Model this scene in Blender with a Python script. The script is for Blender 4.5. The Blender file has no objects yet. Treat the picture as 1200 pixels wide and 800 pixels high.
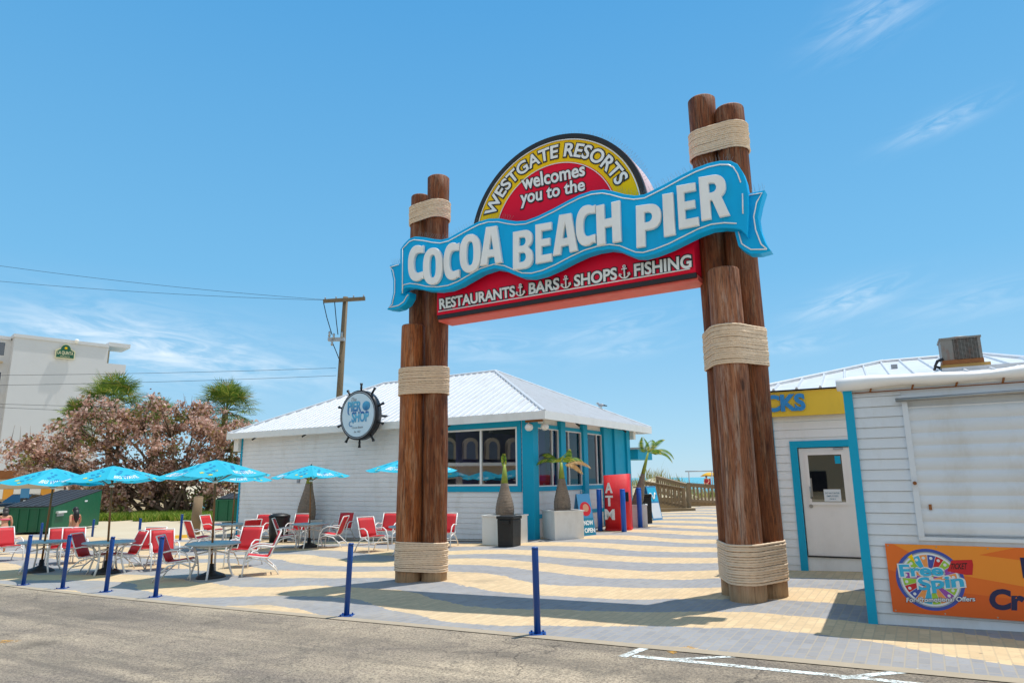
import bpy, bmesh, math, random
from mathutils import Vector, Matrix
random.seed(7)
scn = bpy.context.scene
COL = scn.collection
V = Vector
PI = math.pi

# ------------------------------------------------------------------ camera model
CAM_H, PITCH, ROLL, FPX = 1.82, math.radians(11.6), .012, 785.0
_cp, _sp = math.cos(PITCH), math.sin(PITCH)
_F = V((0, _cp, _sp)); _U0 = V((0, -_sp, _cp)); _X0 = V((1, 0, 0))
_R = math.cos(ROLL)*_X0 - math.sin(ROLL)*_U0
_U = math.sin(ROLL)*_X0 + math.cos(ROLL)*_U0
CAM = V((0, 0, CAM_H))

def gz(x):
    """height of the ground: it falls gently to the left and levels out"""
    a = .03*x
    if x < -6:
        t = (-6 - x); a = -.18 - .03*6*(1-math.exp(-t/6))
    if x > 7:
        a = .21 + .03*3*(1-math.exp(-(x-7)/3))
    return a

def ray(x, y): return _F*FPX + _R*(x-600) + _U*(400-y)
def at(x, y, Y):
    d = ray(x, y); return CAM + d*(Y/d.y)
def gp(x, y, dz=0):
    """where a sight line of the survey meets the ground"""
    d = ray(x, y); z = 0
    for _ in range(12):
        t = (z+dz-CAM_H)/d.z; z = gz(d.x*t)
    p = CAM + d*t; return V((p.x, p.y, z+dz))
def onplane(x, y, p0, n):
    d = ray(x, y); return CAM + d*((p0-CAM).dot(n)/d.dot(n))

# ------------------------------------------------------------------ materials
def lin(h):
    if isinstance(h, (tuple, list)): return tuple(h)[:3]
    o = []
    for s in (16, 8, 0):
        c = ((h >> s) & 255)/255
        o.append(c/12.92 if c <= .04045 else ((c+.055)/1.055)**2.4)
    return tuple(o)
def mul(c, k): return tuple(min(1, max(0, a*k)) for a in c)

class NT:
    def __init__(s, nt): s.nt = nt
    def n(s, t, **kw):
        nd = s.nt.nodes.new(t)
        for k, v in kw.items():
            if hasattr(nd, k): setattr(nd, k, v)
        return nd
    def l(s, a, b): s.nt.links.new(a, b)
    def math(s, op, a, b=None, c=None, clamp=False):
        m = s.n('ShaderNodeMath', operation=op, use_clamp=clamp)
        for i, v in enumerate((a, b, c)):
            if v is None: continue
            if isinstance(v, (int, float)): m.inputs[i].default_value = v
            else: s.l(v, m.inputs[i])
        return m.outputs[0]
    def mix(s, fac, a, b, blend='MIX'):
        m = s.n('ShaderNodeMix', data_type='RGBA', blend_type=blend)
        for i, v in ((0, fac), (6, a), (7, b)):
            if isinstance(v, (int, float)): m.inputs[i].default_value = v
            elif isinstance(v, tuple): m.inputs[i].default_value = (*v[:3], 1)
            else: s.l(v, m.inputs[i])
        return m.outputs[2]
    def ramp(s, fac, stops, interp='LINEAR'):
        r = s.n('ShaderNodeValToRGB'); cr = r.color_ramp; cr.interpolation = interp
        while len(cr.elements) < len(stops): cr.elements.new(.5)
        for e, (p, c) in zip(cr.elements, stops):
            e.position = p; e.color = (*(c if isinstance(c, tuple) else (c, c, c)), 1)
        s.l(fac, r.inputs[0]); return r.outputs[0]
    def noise(s, vec, scale, detail=4, rough=.55, dist=0):
        n = s.n('ShaderNodeTexNoise'); n.inputs['Scale'].default_value = scale
        n.inputs['Detail'].default_value = detail; n.inputs['Roughness'].default_value = rough
        n.inputs['Distortion'].default_value = dist
        if vec is not None: s.l(vec, n.inputs['Vector'])
        return n.outputs['Fac']
    def mapping(s, vec, scale=(1, 1, 1), rot=(0, 0, 0), loc=(0, 0, 0)):
        m = s.n('ShaderNodeMapping'); m.inputs['Scale'].default_value = scale
        m.inputs['Rotation'].default_value = rot; m.inputs['Location'].default_value = loc
        s.l(vec, m.inputs['Vector']); return m.outputs[0]
    def obj(s): return s.n('ShaderNodeTexCoord').outputs['Object']
    def bump(s, h, strength, dist=.02, prev=None):
        b = s.n('ShaderNodeBump'); b.inputs['Strength'].default_value = strength
        b.inputs['Distance'].default_value = dist; s.l(h, b.inputs['Height'])
        if prev is not None: s.l(prev, b.inputs['Normal'])
        return b.outputs[0]

def newmat(name):
    m = bpy.data.materials.new(name); m.use_nodes = True; t = NT(m.node_tree)
    p = m.node_tree.nodes['Principled BSDF']; return m, t, p

def mat(name, col, rough=.5, var=.12, scale=5, bump=.08, bscale=60, metal=0, spec=.5, stretch=(1, 1, 1), grime=0, gcol=0x6b5a45, gscale=1.3, transl=0, bdist=.01):
    m, t, p = newmat(name); c = lin(col)
    vec = t.mapping(t.obj(), stretch)
    f = t.noise(vec, scale, 5, .6)
    o = t.mix(f, mul(c, 1-var*1.3), mul(c, 1+var*1.1))
    if grime:
        g = t.noise(t.mapping(t.obj(), (gscale, gscale, gscale*.45)), 1.7, 7, .68)
        gm = t.ramp(g, [(.5, 0.0), (.72, 1.0)])
        o = t.mix(t.math('MULTIPLY', gm, grime), o, lin(gcol))
    t.l(o, p.inputs['Base Color'])
    p.inputs['Roughness'].default_value = rough; p.inputs['Metallic'].default_value = metal
    p.inputs['Specular IOR Level'].default_value = spec
    r = t.noise(vec, scale*2.3, 3); t.l(t.math('MULTIPLY_ADD', r, .25, rough-.12), p.inputs['Roughness'])
    if bump: t.l(t.bump(t.noise(vec, bscale, 3), bump, bdist), p.inputs['Normal'])
    if transl:
        out = m.node_tree.nodes['Material Output']
        tr = t.n('ShaderNodeBsdfTranslucent'); t.l(o, tr.inputs['Color'])
        mx = t.n('ShaderNodeMixShader'); mx.inputs[0].default_value = transl
        t.l(p.outputs[0], mx.inputs[1]); t.l(tr.outputs[0], mx.inputs[2]); t.l(mx.outputs[0], out.inputs['Surface'])
    return m

def mat_leaf(name, stops, rough=.6, transl=.3, spec=.3):
    """foliage: every leaf is an island and gets its own tone"""
    m, t, p = newmat(name)
    g = t.n('ShaderNodeNewGeometry')
    o = t.ramp(g.outputs['Random Per Island'], stops)
    t.l(o, p.inputs['Base Color']); p.inputs['Roughness'].default_value = rough; p.inputs['Specular IOR Level'].default_value = spec
    out = m.node_tree.nodes['Material Output']
    tr = t.n('ShaderNodeBsdfTranslucent'); t.l(o, tr.inputs['Color'])
    mx = t.n('ShaderNodeMixShader'); mx.inputs[0].default_value = transl
    t.l(p.outputs[0], mx.inputs[1]); t.l(tr.outputs[0], mx.inputs[2]); t.l(mx.outputs[0], out.inputs['Surface'])
    return m

def mat_wood_pile(name, col, col2, pale):
    m, t, p = newmat(name); ob = t.obj()
    fine = t.noise(t.mapping(ob, (9, 9, .55)), 6, 8, .7, .6)
    mid = t.noise(t.mapping(ob, (3, 3, .35)), 3, 5, .6, 1.2)
    big = t.noise(t.mapping(ob, (1, 1, .5)), 1.1, 3, .6)
    o = t.mix(t.ramp(mid, [(.3, 0.0), (.7, 1.0)]), lin(col), lin(col2))
    o = t.mix(t.math('MULTIPLY', t.ramp(fine, [(.38, 1.0), (.52, 0.0)]), .75), o, mul(lin(col), .22))
    o = t.mix(t.math('MULTIPLY', t.ramp(t.noise(t.mapping(ob, (5, 5, .5)), 2.2, 8, .75, .4), [(.49, 0.0), (.66, 1.0)]), .6), o, lin(pale))
    o = t.mix(t.math('MULTIPLY', t.ramp(big, [(.45, 0.0), (.68, 1.0)]), .35), o, mul(lin(col2), .62))
    crk = t.noise(t.mapping(ob, (14, 14, .32)), 2.4, 3, .5, .35)
    crk = t.math('ABSOLUTE', t.math('SUBTRACT', crk, .5))
    cm = t.ramp(t.noise(t.mapping(ob, (2.5, 2.5, .5)), 1.5, 3), [(.42, 0.0), (.6, 1.0)])
    crack = t.math('MULTIPLY', t.ramp(crk, [(.0, 1.0), (.022, 0.0)]), cm)
    o = t.mix(t.math('MULTIPLY', crack, .85), o, (.012, .008, .006))
    # knots
    vo = t.n('ShaderNodeTexVoronoi'); vo.inputs['Scale'].default_value = 1.5
    t.l(t.mapping(ob, (1.6, 1.6, .55)), vo.inputs['Vector'])
    o = t.mix(t.ramp(vo.outputs['Distance'], [(.05, .85), (.11, 0.0)]), o, mul(lin(col), .22))
    # raw pale wood where the foot has been trimmed and scuffed
    sep = t.n('ShaderNodeSeparateXYZ'); t.l(ob, sep.inputs[0])
    hb = t.math('ADD', sep.outputs[2], t.math('MULTIPLY', t.math('SUBTRACT', mid, .5), .35))
    o = t.mix(t.ramp(hb, [(.12, .75), (.42, 0.0)]), o, t.mix(fine, lin(0x9a7a56), lin(0xcbb08a)))
    t.l(o, p.inputs['Base Color']); p.inputs['Roughness'].default_value = .62; p.inputs['Specular IOR Level'].default_value = .35
    b = t.bump(fine, .8, .014); b = t.bump(mid, .4, .025, b); b = t.bump(t.math('SUBTRACT', 1.0, crack), .7, .02, b); t.l(b, p.inputs['Normal'])
    return m

def mat_glass(name, tint=(.55, .6, .6), base=.1):
    m, t, p = newmat(name); out = m.node_tree.nodes['Material Output']
    tr = t.n('ShaderNodeBsdfTransparent'); tr.inputs[0].default_value = (*tint, 1)
    gl = t.n('ShaderNodeBsdfGlossy'); gl.inputs['Roughness'].default_value = .015; gl.inputs[0].default_value = (.95, .97, 1, 1)
    fr = t.n('ShaderNodeFresnel'); fr.inputs[0].default_value = 1.5
    f = t.math('MULTIPLY_ADD', fr.outputs[0], 1.0, base, clamp=True)
    nb = t.bump(t.noise(t.obj(), .9, 2), .02, .02)
    t.l(nb, gl.inputs['Normal'])
    mx = t.n('ShaderNodeMixShader'); t.l(f, mx.inputs[0]); t.l(tr.outputs[0], mx.inputs[1]); t.l(gl.outputs[0], mx.inputs[2])
    t.l(mx.outputs[0], out.inputs['Surface']); return m

M = {}
M['pile'] = mat_wood_pile('pile_wood', 0x92491f, 0xc2753c, 0xcfa883)
M['pile_c'] = mat_wood_pile('pile_wood_dark', 0x6e3819, 0x9c5a2e, 0xb08c6c)
M['pile_b'] = mat_wood_pile('pile_wood_grey', 0x86492a, 0xb47a54, 0xd2b8a4)
M['rope'] = mat('rope_fibre', 0xecd2b4, .8, .14, 9, .4, 160, spec=.2, grime=.2, gcol=0xb89a78, bdist=.006)
M['ribbon'] = mat('sign_ribbon_blue', 0x0ab4ee, .42, .06, 1.2, .02, 20, spec=.15, grime=.22, gcol=0x2f6f8a)
M['ribbon_rim'] = mat('sign_ribbon_rim', 0x48b4d8, .38, .08, 2, .02, 20, grime=.2, gcol=0x6f8a8c)
M['sign_white'] = mat('sign_letter_white', 0xf6f6f2, .45, .05, 3, .03, 30, grime=.18, gcol=0xb0a998)
M['sign_red'] = mat('sign_face_red', 0xee1038, .4, .06, 1.5, .02, 20, spec=.15, grime=.12, gcol=0xa83048)
M['sign_red_bounce'] = mat('sign_underside_red_bounce', 0xf0685a, .5, .12, 3, .05, 30, grime=.35, gcol=0xe79a88, gscale=3)  # paler red: light bounced off the ground is put into the colour
M['sign_yellow'] = mat('sign_face_yellow', 0xffce08, .4, .06, 1.5, .02, 20, spec=.15, grime=.12, gcol=0xc09a28)
M['sign_can'] = mat('sign_box_pale_pink', 0xeccfcd, .5, .06, 2, .03, 20)
M['black'] = mat('black_paint', 0x0d0e12, .4, .1, 3, .03)
M['neon'] = mat('neon_tube_glass', 0xf4f4f2, .15, .03, 6, 0)
M['wire'] = mat('steel_wire', 0x9a9a94, .4, .1, 6, 0, metal=.6)
M['teal'] = mat('teal_paint', 0x14a4c8, .45, .07, 2.2, .05, 40, spec=.2, grime=.14, gcol=0x4f8d97)
M['siding'] = mat('white_siding', 0xeaebea, .5, .05, 1.6, .05, 30, grime=.26, gcol=0xb9b3a6)
M['white'] = mat('white_paint', 0xeeece6, .45, .05, 2.5, .04, 40, grime=.18, gcol=0xb7ad9c)
M['whiteframe'] = mat('white_window_frame', 0xe8e8e4, .4, .04, 4, .02)
M['glass'] = mat_glass('window_glass', (.5, .55, .56), .14)
M['glass_side'] = mat_glass('window_glass_side', (.5, .5, .6), .0)
M['glass_d'] = mat_glass('window_glass_dark', (.22, .24, .26), .12)
M['purple'] = mat('interior_purple_glow', 0x7566c0, .7, .1, 2, 0)  # glow of the purple room lighting, put into the wall colour
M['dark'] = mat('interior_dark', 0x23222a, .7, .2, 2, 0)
M['floor_in'] = mat('interior_floor', 0x57504a, .6, .15, 2, 0)
M['pink'] = mat('interior_pink', 0xd1405e, .6, .1, 2, 0)
M['yellow_fascia'] = mat('yellow_fascia', 0xf0c83a, .45, .05, 2, .03, grime=.15, gcol=0xb39038)
M['letter_blue'] = mat('letter_blue', 0x2d8fd0, .4, .05, 3, 0)
M['door'] = mat('door_paint', 0xeee8e2, .4, .04, 2, .04, grime=.15, gcol=0xb6a896)
M['steel'] = mat('brushed_steel', 0xa9a7a3, .35, .1, 12, .05, metal=.9)
M['bollard'] = mat('bollard_blue', 0x0d4590, .35, .1, 4, .05, grime=.15, gcol=0x6a7da0)
M['bollard_b'] = mat('bollard_blue_bright', 0x125cc0, .35, .1, 4, .05, grime=.1, gcol=0x6a8dc0)
M['chair_red'] = mat('sling_red', 0xe2383f, .6, .1, 3, .2, 300, transl=.3, grime=.15, gcol=0xc86a68)
M['chair_white'] = mat('chair_frame_white', 0xebe8e2, .35, .05, 5, .02, grime=.12, gcol=0xb8ada0)
M['table'] = mat('table_top_grey', 0xa9b4b8, .4, .08, 4, .04, 80)
M['canopy'] = mat('canopy_turquoise', 0x2cc2de, .65, .06, 2, .1, 200, transl=.32)
M['canopy_print'] = mat('canopy_print_white', 0xf0f4f4, .65, .03, 2, 0, transl=.3)
M['canopy_flower'] = mat('canopy_print_yellow', 0xf0dc50, .65, .05, 2, 0, transl=.3)
M['canopy_leaf'] = mat('canopy_print_deep_blue', 0x1493c2, .65, .05, 2, 0, transl=.3)
M['pole_wood'] = mat('umbrella_pole_wood', 0x8a5a2c, .5, .15, 8, .1, stretch=(4, 4, .5))
M['black_base'] = mat('black_plastic', 0x17181a, .5, .1, 5, .05, grime=.2, gcol=0x4a4844)
M['atm'] = mat('atm_red', 0xd81a26, .6, .08, 3, .05, grime=.28, gcol=0xe06a60, gscale=3)
M['planter'] = mat('planter_white', 0xe9e7e0, .5, .05, 2, .06, 40, grime=.25, gcol=0xa89c88)
M['soil'] = mat('soil', 0x4a3a2c, .9, .25, 12, .5, 40)
M['palm_trunk'] = mat('bottle_palm_bark', 0x8d7d6c, .85, .45, 14, .9, 40, stretch=(1, 1, 3.0), grime=.6, gscale=5, gcol=0x574b40)
M['crownshaft'] = mat('palm_crownshaft', 0x8a9a38, .5, .2, 6, .1, stretch=(4, 4, 1))
M['frond'] = mat_leaf('palm_frond', [(0, lin(0x3f6a1e)), (.6, lin(0x7d9a2e)), (1, lin(0xb9a83c))])
M['frond_dry'] = mat_leaf('palm_frond_dry', [(0, lin(0xa67c42)), (1, lin(0xc9a878))])
M['dumpster'] = mat('dumpster_green', 0x0b5c3c, .45, .12, 2, .08, 20, grime=.3, gcol=0x2e5240, gscale=2)
M['dump_lid'] = mat('dumpster_lid_black', 0x2b2d31, .6, .15, 3, .06)
M['greywood'] = mat('weathered_wood', 0x8a7458, .8, .22, 9, .4, 40, stretch=(6, 6, .6), grime=.3, gcol=0x5c4a36)
M['deckwood'] = mat('deck_wood', 0x8c7656, .8, .2, 8, .3, 40, grime=.3, gcol=0x5d4c38)
M['utility'] = mat('utility_pole_wood', 0x75664f, .85, .2, 8, .4, 30, stretch=(6, 6, .5), grime=.3, gcol=0x5d5142)
M['concrete'] = mat('concrete', 0xb9b0a2, .85, .12, 3, .2, 60, grime=.35, gcol=0x8d8272)
M['yellow_paint'] = mat('yellow_paint', 0xe0b030, .6, .12, 5, .1, grime=.3, gcol=0xa58b50)
M['hotel'] = mat('hotel_stucco', 0xd2d2d2, .8, .04, .3, .1, 4, grime=.25, gcol=0xc4bfb5, gscale=.2)
M['hotel_tan'] = mat('hotel_tan', 0xc9b596, .8, .06, .4, .1, 4)
M['green_sign'] = mat('green_sign', 0x0c5a3e, .4, .06, 1, 0)
M['gold'] = mat('gold_letters', 0xe0d8b0, .4, .06, 1, 0)
M['bark'] = mat('tree_bark', 0x6e5c4b, .9, .25, 6, .5, 20, stretch=(3, 3, .7))
M['palmbark'] = mat('cabbage_palm_bark', 0x80705c, .9, .3, 6, .6, 12, stretch=(1, 1, 4))
M['grape'] = mat_leaf('sea_grape_leaves', [(0, lin(0x7a5646)), (.2, lin(0xb08a78)), (.5, lin(0xd6ac9a)), (.78, lin(0xecd0c2)), (.9, lin(0xb08a58)), (1, lin(0x75803e))], transl=.3)
M['grape_green'] = mat_leaf('sea_grape_green_leaves', [(0, lin(0x4f5a2a)), (.4, lin(0x76803e)), (.75, lin(0xa89060)), (1, lin(0xc8a48a))], transl=.3)
M['fan'] = mat_leaf('fan_palm_leaves', [(0, lin(0x3a5a22)), (.5, lin(0x6d8a34)), (.85, lin(0xa0a84a)), (1, lin(0xb89a58))], transl=.25)
M['grass'] = mat_leaf('grass_blades', [(0, lin(0x4f7a1e)), (.5, lin(0x86a638)), (1, lin(0xb9b45c))])
M['dunegrass'] = mat_leaf('dune_grass_blades', [(0, lin(0x6d7f3c)), (.5, lin(0xa3a060)), (1, lin(0xcdb988))])
M['car'] = mat('car_paint_dark', 0x1c2128, .2, .06, 2, 0, metal=.4)
M['chrome'] = mat('chrome', 0xc9cbcc, .15, .03, 5, 0, metal=1)
M['tyre'] = mat('tyre_rubber', 0x161616, .8, .1, 6, .2)
M['plate'] = mat('plate_white', 0xe0e4e6, .4, .03, 5, 0)
M['skin'] = mat('skin', 0xc98f6c, .5, .08, 6, .05, 60)
M['hair'] = mat('hair_dark', 0x1b1413, .5, .2, 20, .3, 60, stretch=(3, 3, .6))
M['bikini'] = mat('bikini_pink', 0xe8637a, .6, .06, 5, .05)
M['hair_grey'] = mat('hair_brown', 0x3a302c, .55, .2, 20, .3, 60)
M['orange_panel'] = mat('orange_panel', 0xeba232, .5, .06, 2, 0)
M['banner'] = mat('banner_orange', 0xe8701e, .4, .04, 1.2, .02, 6)
M['banner_d'] = mat('banner_orange_deep', 0xdc5f1a, .4, .04, 1.2, .02, 6)
M['banner_l'] = mat('banner_orange_light', 0xf0912a, .4, .04, 1.2, .02, 6)
M['navy'] = mat('print_navy', 0x14204f, .4, .03, 2, 0)
M['print_cyan'] = mat('print_cyan', 0x2fb4dc, .4, .12, 14, 0)
M['print_blue'] = mat('print_blue', 0x3a52a8, .4, .08, 3, 0)
M['print_red'] = mat('print_red', 0xc81a24, .4, .06, 3, 0)
M['print_grey'] = mat('print_grey', 0x9aa0a6, .4, .04, 3, 0)
M['print_purple'] = mat('print_purple', 0x9a4aa8, .4, .05, 3, 0)
M['print_lime'] = mat('print_lime', 0x9cc83c, .4, .05, 3, 0)
M['print_orange'] = mat('print_orange', 0xf09a52, .4, .05, 3, 0)
M['print_teal'] = mat('print_teal', 0x1b7c98, .4, .06, 3, 0)
M['print_skyblue'] = mat('print_sky', 0x4a8cb8, .4, .1, 3, 0)
M['acgrey'] = mat('ac_unit_grey', 0x7c7a74, .5, .15, 5, .1, grime=.75, gcol=0x7a4422, gscale=4)
M['acdark'] = mat('ac_coil_dark', 0x3c3c3a, .6, .2, 20, .3, 80)
M['rust'] = mat('rusty_steel', 0x8f5a30, .8, .3, 8, .3, 40)
M['timber'] = mat('roof_timber', 0xc09a5a, .8, .15, 6, .2, stretch=(.6, 4, 4))
M['metal_roof'] = mat('white_metal_roof', 0xd4d6d8, .35, .05, 1.2, .03, 20, grime=.3, gcol=0xaaa69c)
M['awning'] = mat('awning_vinyl_white', 0xf2f1ee, .45, .04, 1.2, .05, 6, grime=.1, gcol=0xcac4b8)
M['kiosk'] = mat('kiosk_siding', 0xdae0e5, .45, .08, 1.5, .05, 20, grime=.4, gcol=0xb3ad9e, gscale=1.1)
M['wheel_face'] = mat('shop_sign_face', 0xd6e6ee, .4, .06, 1.5, 0)
M['wheel_black'] = mat('shop_sign_black', 0x15181c, .4, .1, 3, 0)
M['sand_umb'] = mat('beach_umbrella_yellow', 0xf0c030, .6, .06, 3, 0, transl=.3)
M['red_cloth'] = mat('red_shirt', 0xb83040, .7, .1, 4, 0)
M['mark'] = None

# ------------------------------------------------------------------ mesh builder
class Fr:
    def __init__(s, o, ex=(1, 0, 0), ey=(0, 1, 0), ez=(0, 0, 1)):
        s.o = V(o); s.ex, s.ey, s.ez = V(ex), V(ey), V(ez)
    def __call__(s, p): return s.o + s.ex*p[0] + s.ey*p[1] + s.ez*p[2]
WF = Fr((0, 0, 0))
def rotz(o, deg, z=None):
    a = math.radians(deg)
    return Fr(o, (math.cos(a), math.sin(a), 0), (-math.sin(a), math.cos(a), 0))

OFF = {}          # where each parent stands, so that parts can be written in world coordinates

class MB:
    def __init__(s, fr=WF): s.v, s.f, s.m, s.sm = [], [], [], []; s.fr = fr; s.mi = 0; s.smooth = False
    def _p(s, p): s.v.append(s.fr(p)); return len(s.v)-1
    def face(s, idx): s.f.append(tuple(idx)); s.m.append(s.mi); s.sm.append(s.smooth)
    def quad(s, *pts): s.face([s._p(p) for p in pts])
    def box(s, lo, hi):
        x0, y0, z0 = lo; x1, y1, z1 = hi
        i = [s._p(p) for p in ((x0, y0, z0), (x1, y0, z0), (x1, y1, z0), (x0, y1, z0), (x0, y0, z1), (x1, y0, z1), (x1, y1, z1), (x0, y1, z1))]
        for q in ((0, 3, 2, 1), (4, 5, 6, 7), (0, 1, 5, 4), (1, 2, 6, 5), (2, 3, 7, 6), (3, 0, 4, 7)): s.face([i[k] for k in q])
        return s
    def cbox(s, c, size): return s.box([c[k]-size[k]/2 for k in range(3)], [c[k]+size[k]/2 for k in range(3)])
    def prism(s, poly, z0, z1):
        a = [s._p((x, y, z0)) for x, y in poly]; b = [s._p((x, y, z1)) for x, y in poly]; n = len(poly)
        s.face(a[::-1]); s.face(b)
        for k in range(n): s.face((a[k], a[(k+1) % n], b[(k+1) % n], b[k]))
        return s
    def tube(s, path, r, n=8, closed=False, caps=True, smooth=True):
        P = [V(p) for p in path]; N = len(P); sm = s.smooth; s.smooth = smooth
        rs = r if isinstance(r, (list, tuple)) else [r]*N
        up = None; rings = []
        for i in range(N):
            if closed: t = P[(i+1) % N]-P[i-1]
            else: t = P[min(i+1, N-1)]-P[max(i-1, 0)]
            t.normalize()
            if up is None:
                a = V((0, 0, 1)) if abs(t.z) < .9 else V((1, 0, 0))
                up = (a - t*a.dot(t)).normalized()
            else:
                up = (up - t*up.dot(t))
                if up.length < 1e-5: up = t.orthogonal()
                up.normalize()
            sd = t.cross(up)
            rings.append([s._p(P[i] + (up*math.cos(2*PI*k/n)+sd*math.sin(2*PI*k/n))*rs[i]) for k in range(n)])
        for i in range(N if closed else N-1):
            a, b = rings[i], rings[(i+1) % N]
            for k in range(n): s.face((a[k], a[(k+1) % n], b[(k+1) % n], b[k]))
        s.smooth = sm
        if caps and not closed: s.face(rings[0][::-1]); s.face(rings[-1])
        return s
    def cyl(s, p0, p1, r0, r1=None, n=16, smooth=True): return s.tube([p0, p1], [r0, r0 if r1 is None else r1], n, smooth=smooth)
    def lathe(s, prof, c=(0, 0, 0), n=20, smooth=True):
        sm = s.smooth; s.smooth = smooth; rings = []
        for r, z in prof: rings.append([s._p((c[0]+r*math.cos(2*PI*k/n), c[1]+r*math.sin(2*PI*k/n), c[2]+z)) for k in range(n)])
        for a, b in zip(rings, rings[1:]):
            for k in range(n): s.face((a[k], a[(k+1) % n], b[(k+1) % n], b[k]))
        s.smooth = sm; s.face(rings[0][::-1]); s.face(rings[-1]); return s
    def ball(s, c, r, n=10):
        rr = r if isinstance(r, (tuple, list)) else (r, r, r)
        sm = s.smooth; s.smooth = True; rings = []
        for j in range(1, n):
            a = PI*j/n
            rings.append([s._p((c[0]+rr[0]*math.sin(a)*math.cos(2*PI*k/(2*n)), c[1]+rr[1]*math.sin(a)*math.sin(2*PI*k/(2*n)), c[2]-rr[2]*math.cos(a))) for k in range(2*n)])
        for a, b in zip(rings, rings[1:]):
            for k in range(2*n): s.face((a[k], a[(k+1) % (2*n)], b[(k+1) % (2*n)], b[k]))
        s.face(rings[0][::-1]); s.face(rings[-1]); s.smooth = sm; return s
    def add(s, verts, faces, fn=None):
        b = len(s.v)
        for p in verts: s.v.append(s.fr(fn(p) if fn else p))
        for f in faces: s.face([b+k for k in f])
        return s
    def build(s, name, mats, parent=None, recalc=True, world=True, bevel=0):
        me = bpy.data.meshes.new(name)
        off = V((0, 0, 0))
        if parent is not None and world: off = OFF.get(parent.name, V((0, 0, 0)))
        me.from_pydata([tuple(V(p)-off) for p in s.v], [], s.f)
        if not isinstance(mats, (list, tuple)): mats = [mats]
        for m in mats: me.materials.append(m)
        me.polygons.foreach_set('material_index', s.m); me.polygons.foreach_set('use_smooth', s.sm)
        if recalc:
            bm = bmesh.new(); bm.from_mesh(me); bmesh.ops.recalc_face_normals(bm, faces=bm.faces[:]); bm.to_mesh(me); bm.free()
        me.update()
        o = bpy.data.objects.new(name, me); COL.objects.link(o)
        if parent is not None: o.parent = parent; OFF[o.name] = off
        if bevel:
            b = o.modifiers.new('bevel', 'BEVEL'); b.width = bevel; b.segments = 2; b.limit_method = 'ANGLE'
        return o

def tag(o, label=None, cat=None, group=None, kind=None):
    if label: o['label'] = label
    if cat: o['category'] = cat
    if group: o['group'] = group
    if kind: o['kind'] = kind
    return o
def thing(name, label, cat, loc=(0, 0, 0), group=None, rz=0):
    o = bpy.data.objects.new(name, None); o.empty_display_size = .2; COL.objects.link(o)
    o.location = loc; o.rotation_euler = (0, 0, math.radians(rz)); OFF[o.name] = V(loc)
    return tag(o, label, cat, group)
def copy_thing(src, loc, rz, label, group=None):
    r = src.copy(); COL.objects.link(r); r.location = loc; r.rotation_euler = (0, 0, math.radians(rz)); r['label'] = label
    if group: r['group'] = group
    def rec(a, b):
        for ch in a.children:
            c = ch.copy(); COL.objects.link(c); c.parent = b; rec(ch, c)
    rec(src, r); return r

# flat outlines with holes -> solid; lettering -> solid
def curve_solid(loops, depth, bevel=0, res=1):
    cu = bpy.data.curves.new('c', 'CURVE'); cu.dimensions = '2D'; cu.fill_mode = 'BOTH'
    cu.extrude = max(depth/2-bevel, 0); cu.bevel_depth = bevel; cu.bevel_resolution = res; cu.offset = -bevel
    for lp in loops:
        sp = cu.splines.new('POLY'); sp.points.add(len(lp)-1)
        for p, q in zip(sp.points, lp): p.co = (q[0], q[1], 0, 1)
        sp.use_cyclic_u = True
    return _mesh_of(cu)
def text_solid(txt, depth=.02, bold=0.0, bevel=0, size=1, spacing=1.0, shear=0):
    cu = bpy.data.curves.new('t', 'FONT'); cu.body = txt; cu.size = size; cu.extrude = depth/2
    cu.offset = bold; cu.bevel_depth = bevel; cu.space_character = spacing; cu.resolution_u = 4; cu.shear = shear
    cu.fill_mode = 'BOTH'
    return _mesh_of(cu)
def _mesh_of(cu):
    ob = bpy.data.objects.new('tmp', cu); COL.objects.link(ob)
    dg = bpy.context.evaluated_depsgraph_get(); me = bpy.data.meshes.new_from_object(ob.evaluated_get(dg))
    vs = [tuple(v.co) for v in me.vertices]; fs = [tuple(p.vertices) for p in me.polygons]
    bpy.data.objects.remove(ob); bpy.data.meshes.remove(me); return vs, fs
def bbox(vs):
    return min(v[0] for v in vs), max(v[0] for v in vs), min(v[1] for v in vs), max(v[1] for v in vs)
def quadmap(vs, tl, tr, bl, br, w0, wscale=1):
    """bend flat lettering into a four-cornered field of the sign's own plane"""
    x0, x1, y0, y1 = bbox(vs)
    def fn(p):
        s = (p[0]-x0)/(x1-x0); t = (p[1]-y0)/(y1-y0)
        u = (1-t)*((1-s)*bl[0]+s*br[0]) + t*((1-s)*tl[0]+s*tr[0])
        v = (1-t)*((1-s)*bl[1]+s*br[1]) + t*((1-s)*tl[1]+s*tr[1])
        return (u, v, w0+p[2]*wscale)
    return fn
def put_text(mb, txt, x, y, h, w, w0, depth=.01, bold=.03, align='L', spacing=1.0, shear=0):
    """straight line of lettering: cap height h, fitted to width w (or natural when w is None), in the frame's xy"""
    vs, fs = text_solid(txt, depth, bold, spacing=spacing, shear=shear); x0, x1, y0, y1 = bbox(vs)
    rv, _ = text_solid('H', depth, bold); _, _, hy0, hy1 = bbox(rv)
    k = h/(hy1-hy0); kx = k if w is None else w/(x1-x0); W = (x1-x0)*kx
    sx = x - (0 if align == 'L' else W/2 if align == 'C' else W)
    mb.add(vs, fs, lambda p: (sx+(p[0]-x0)*kx, y+(p[1]-hy0)*k, w0+p[2])); return W

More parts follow.
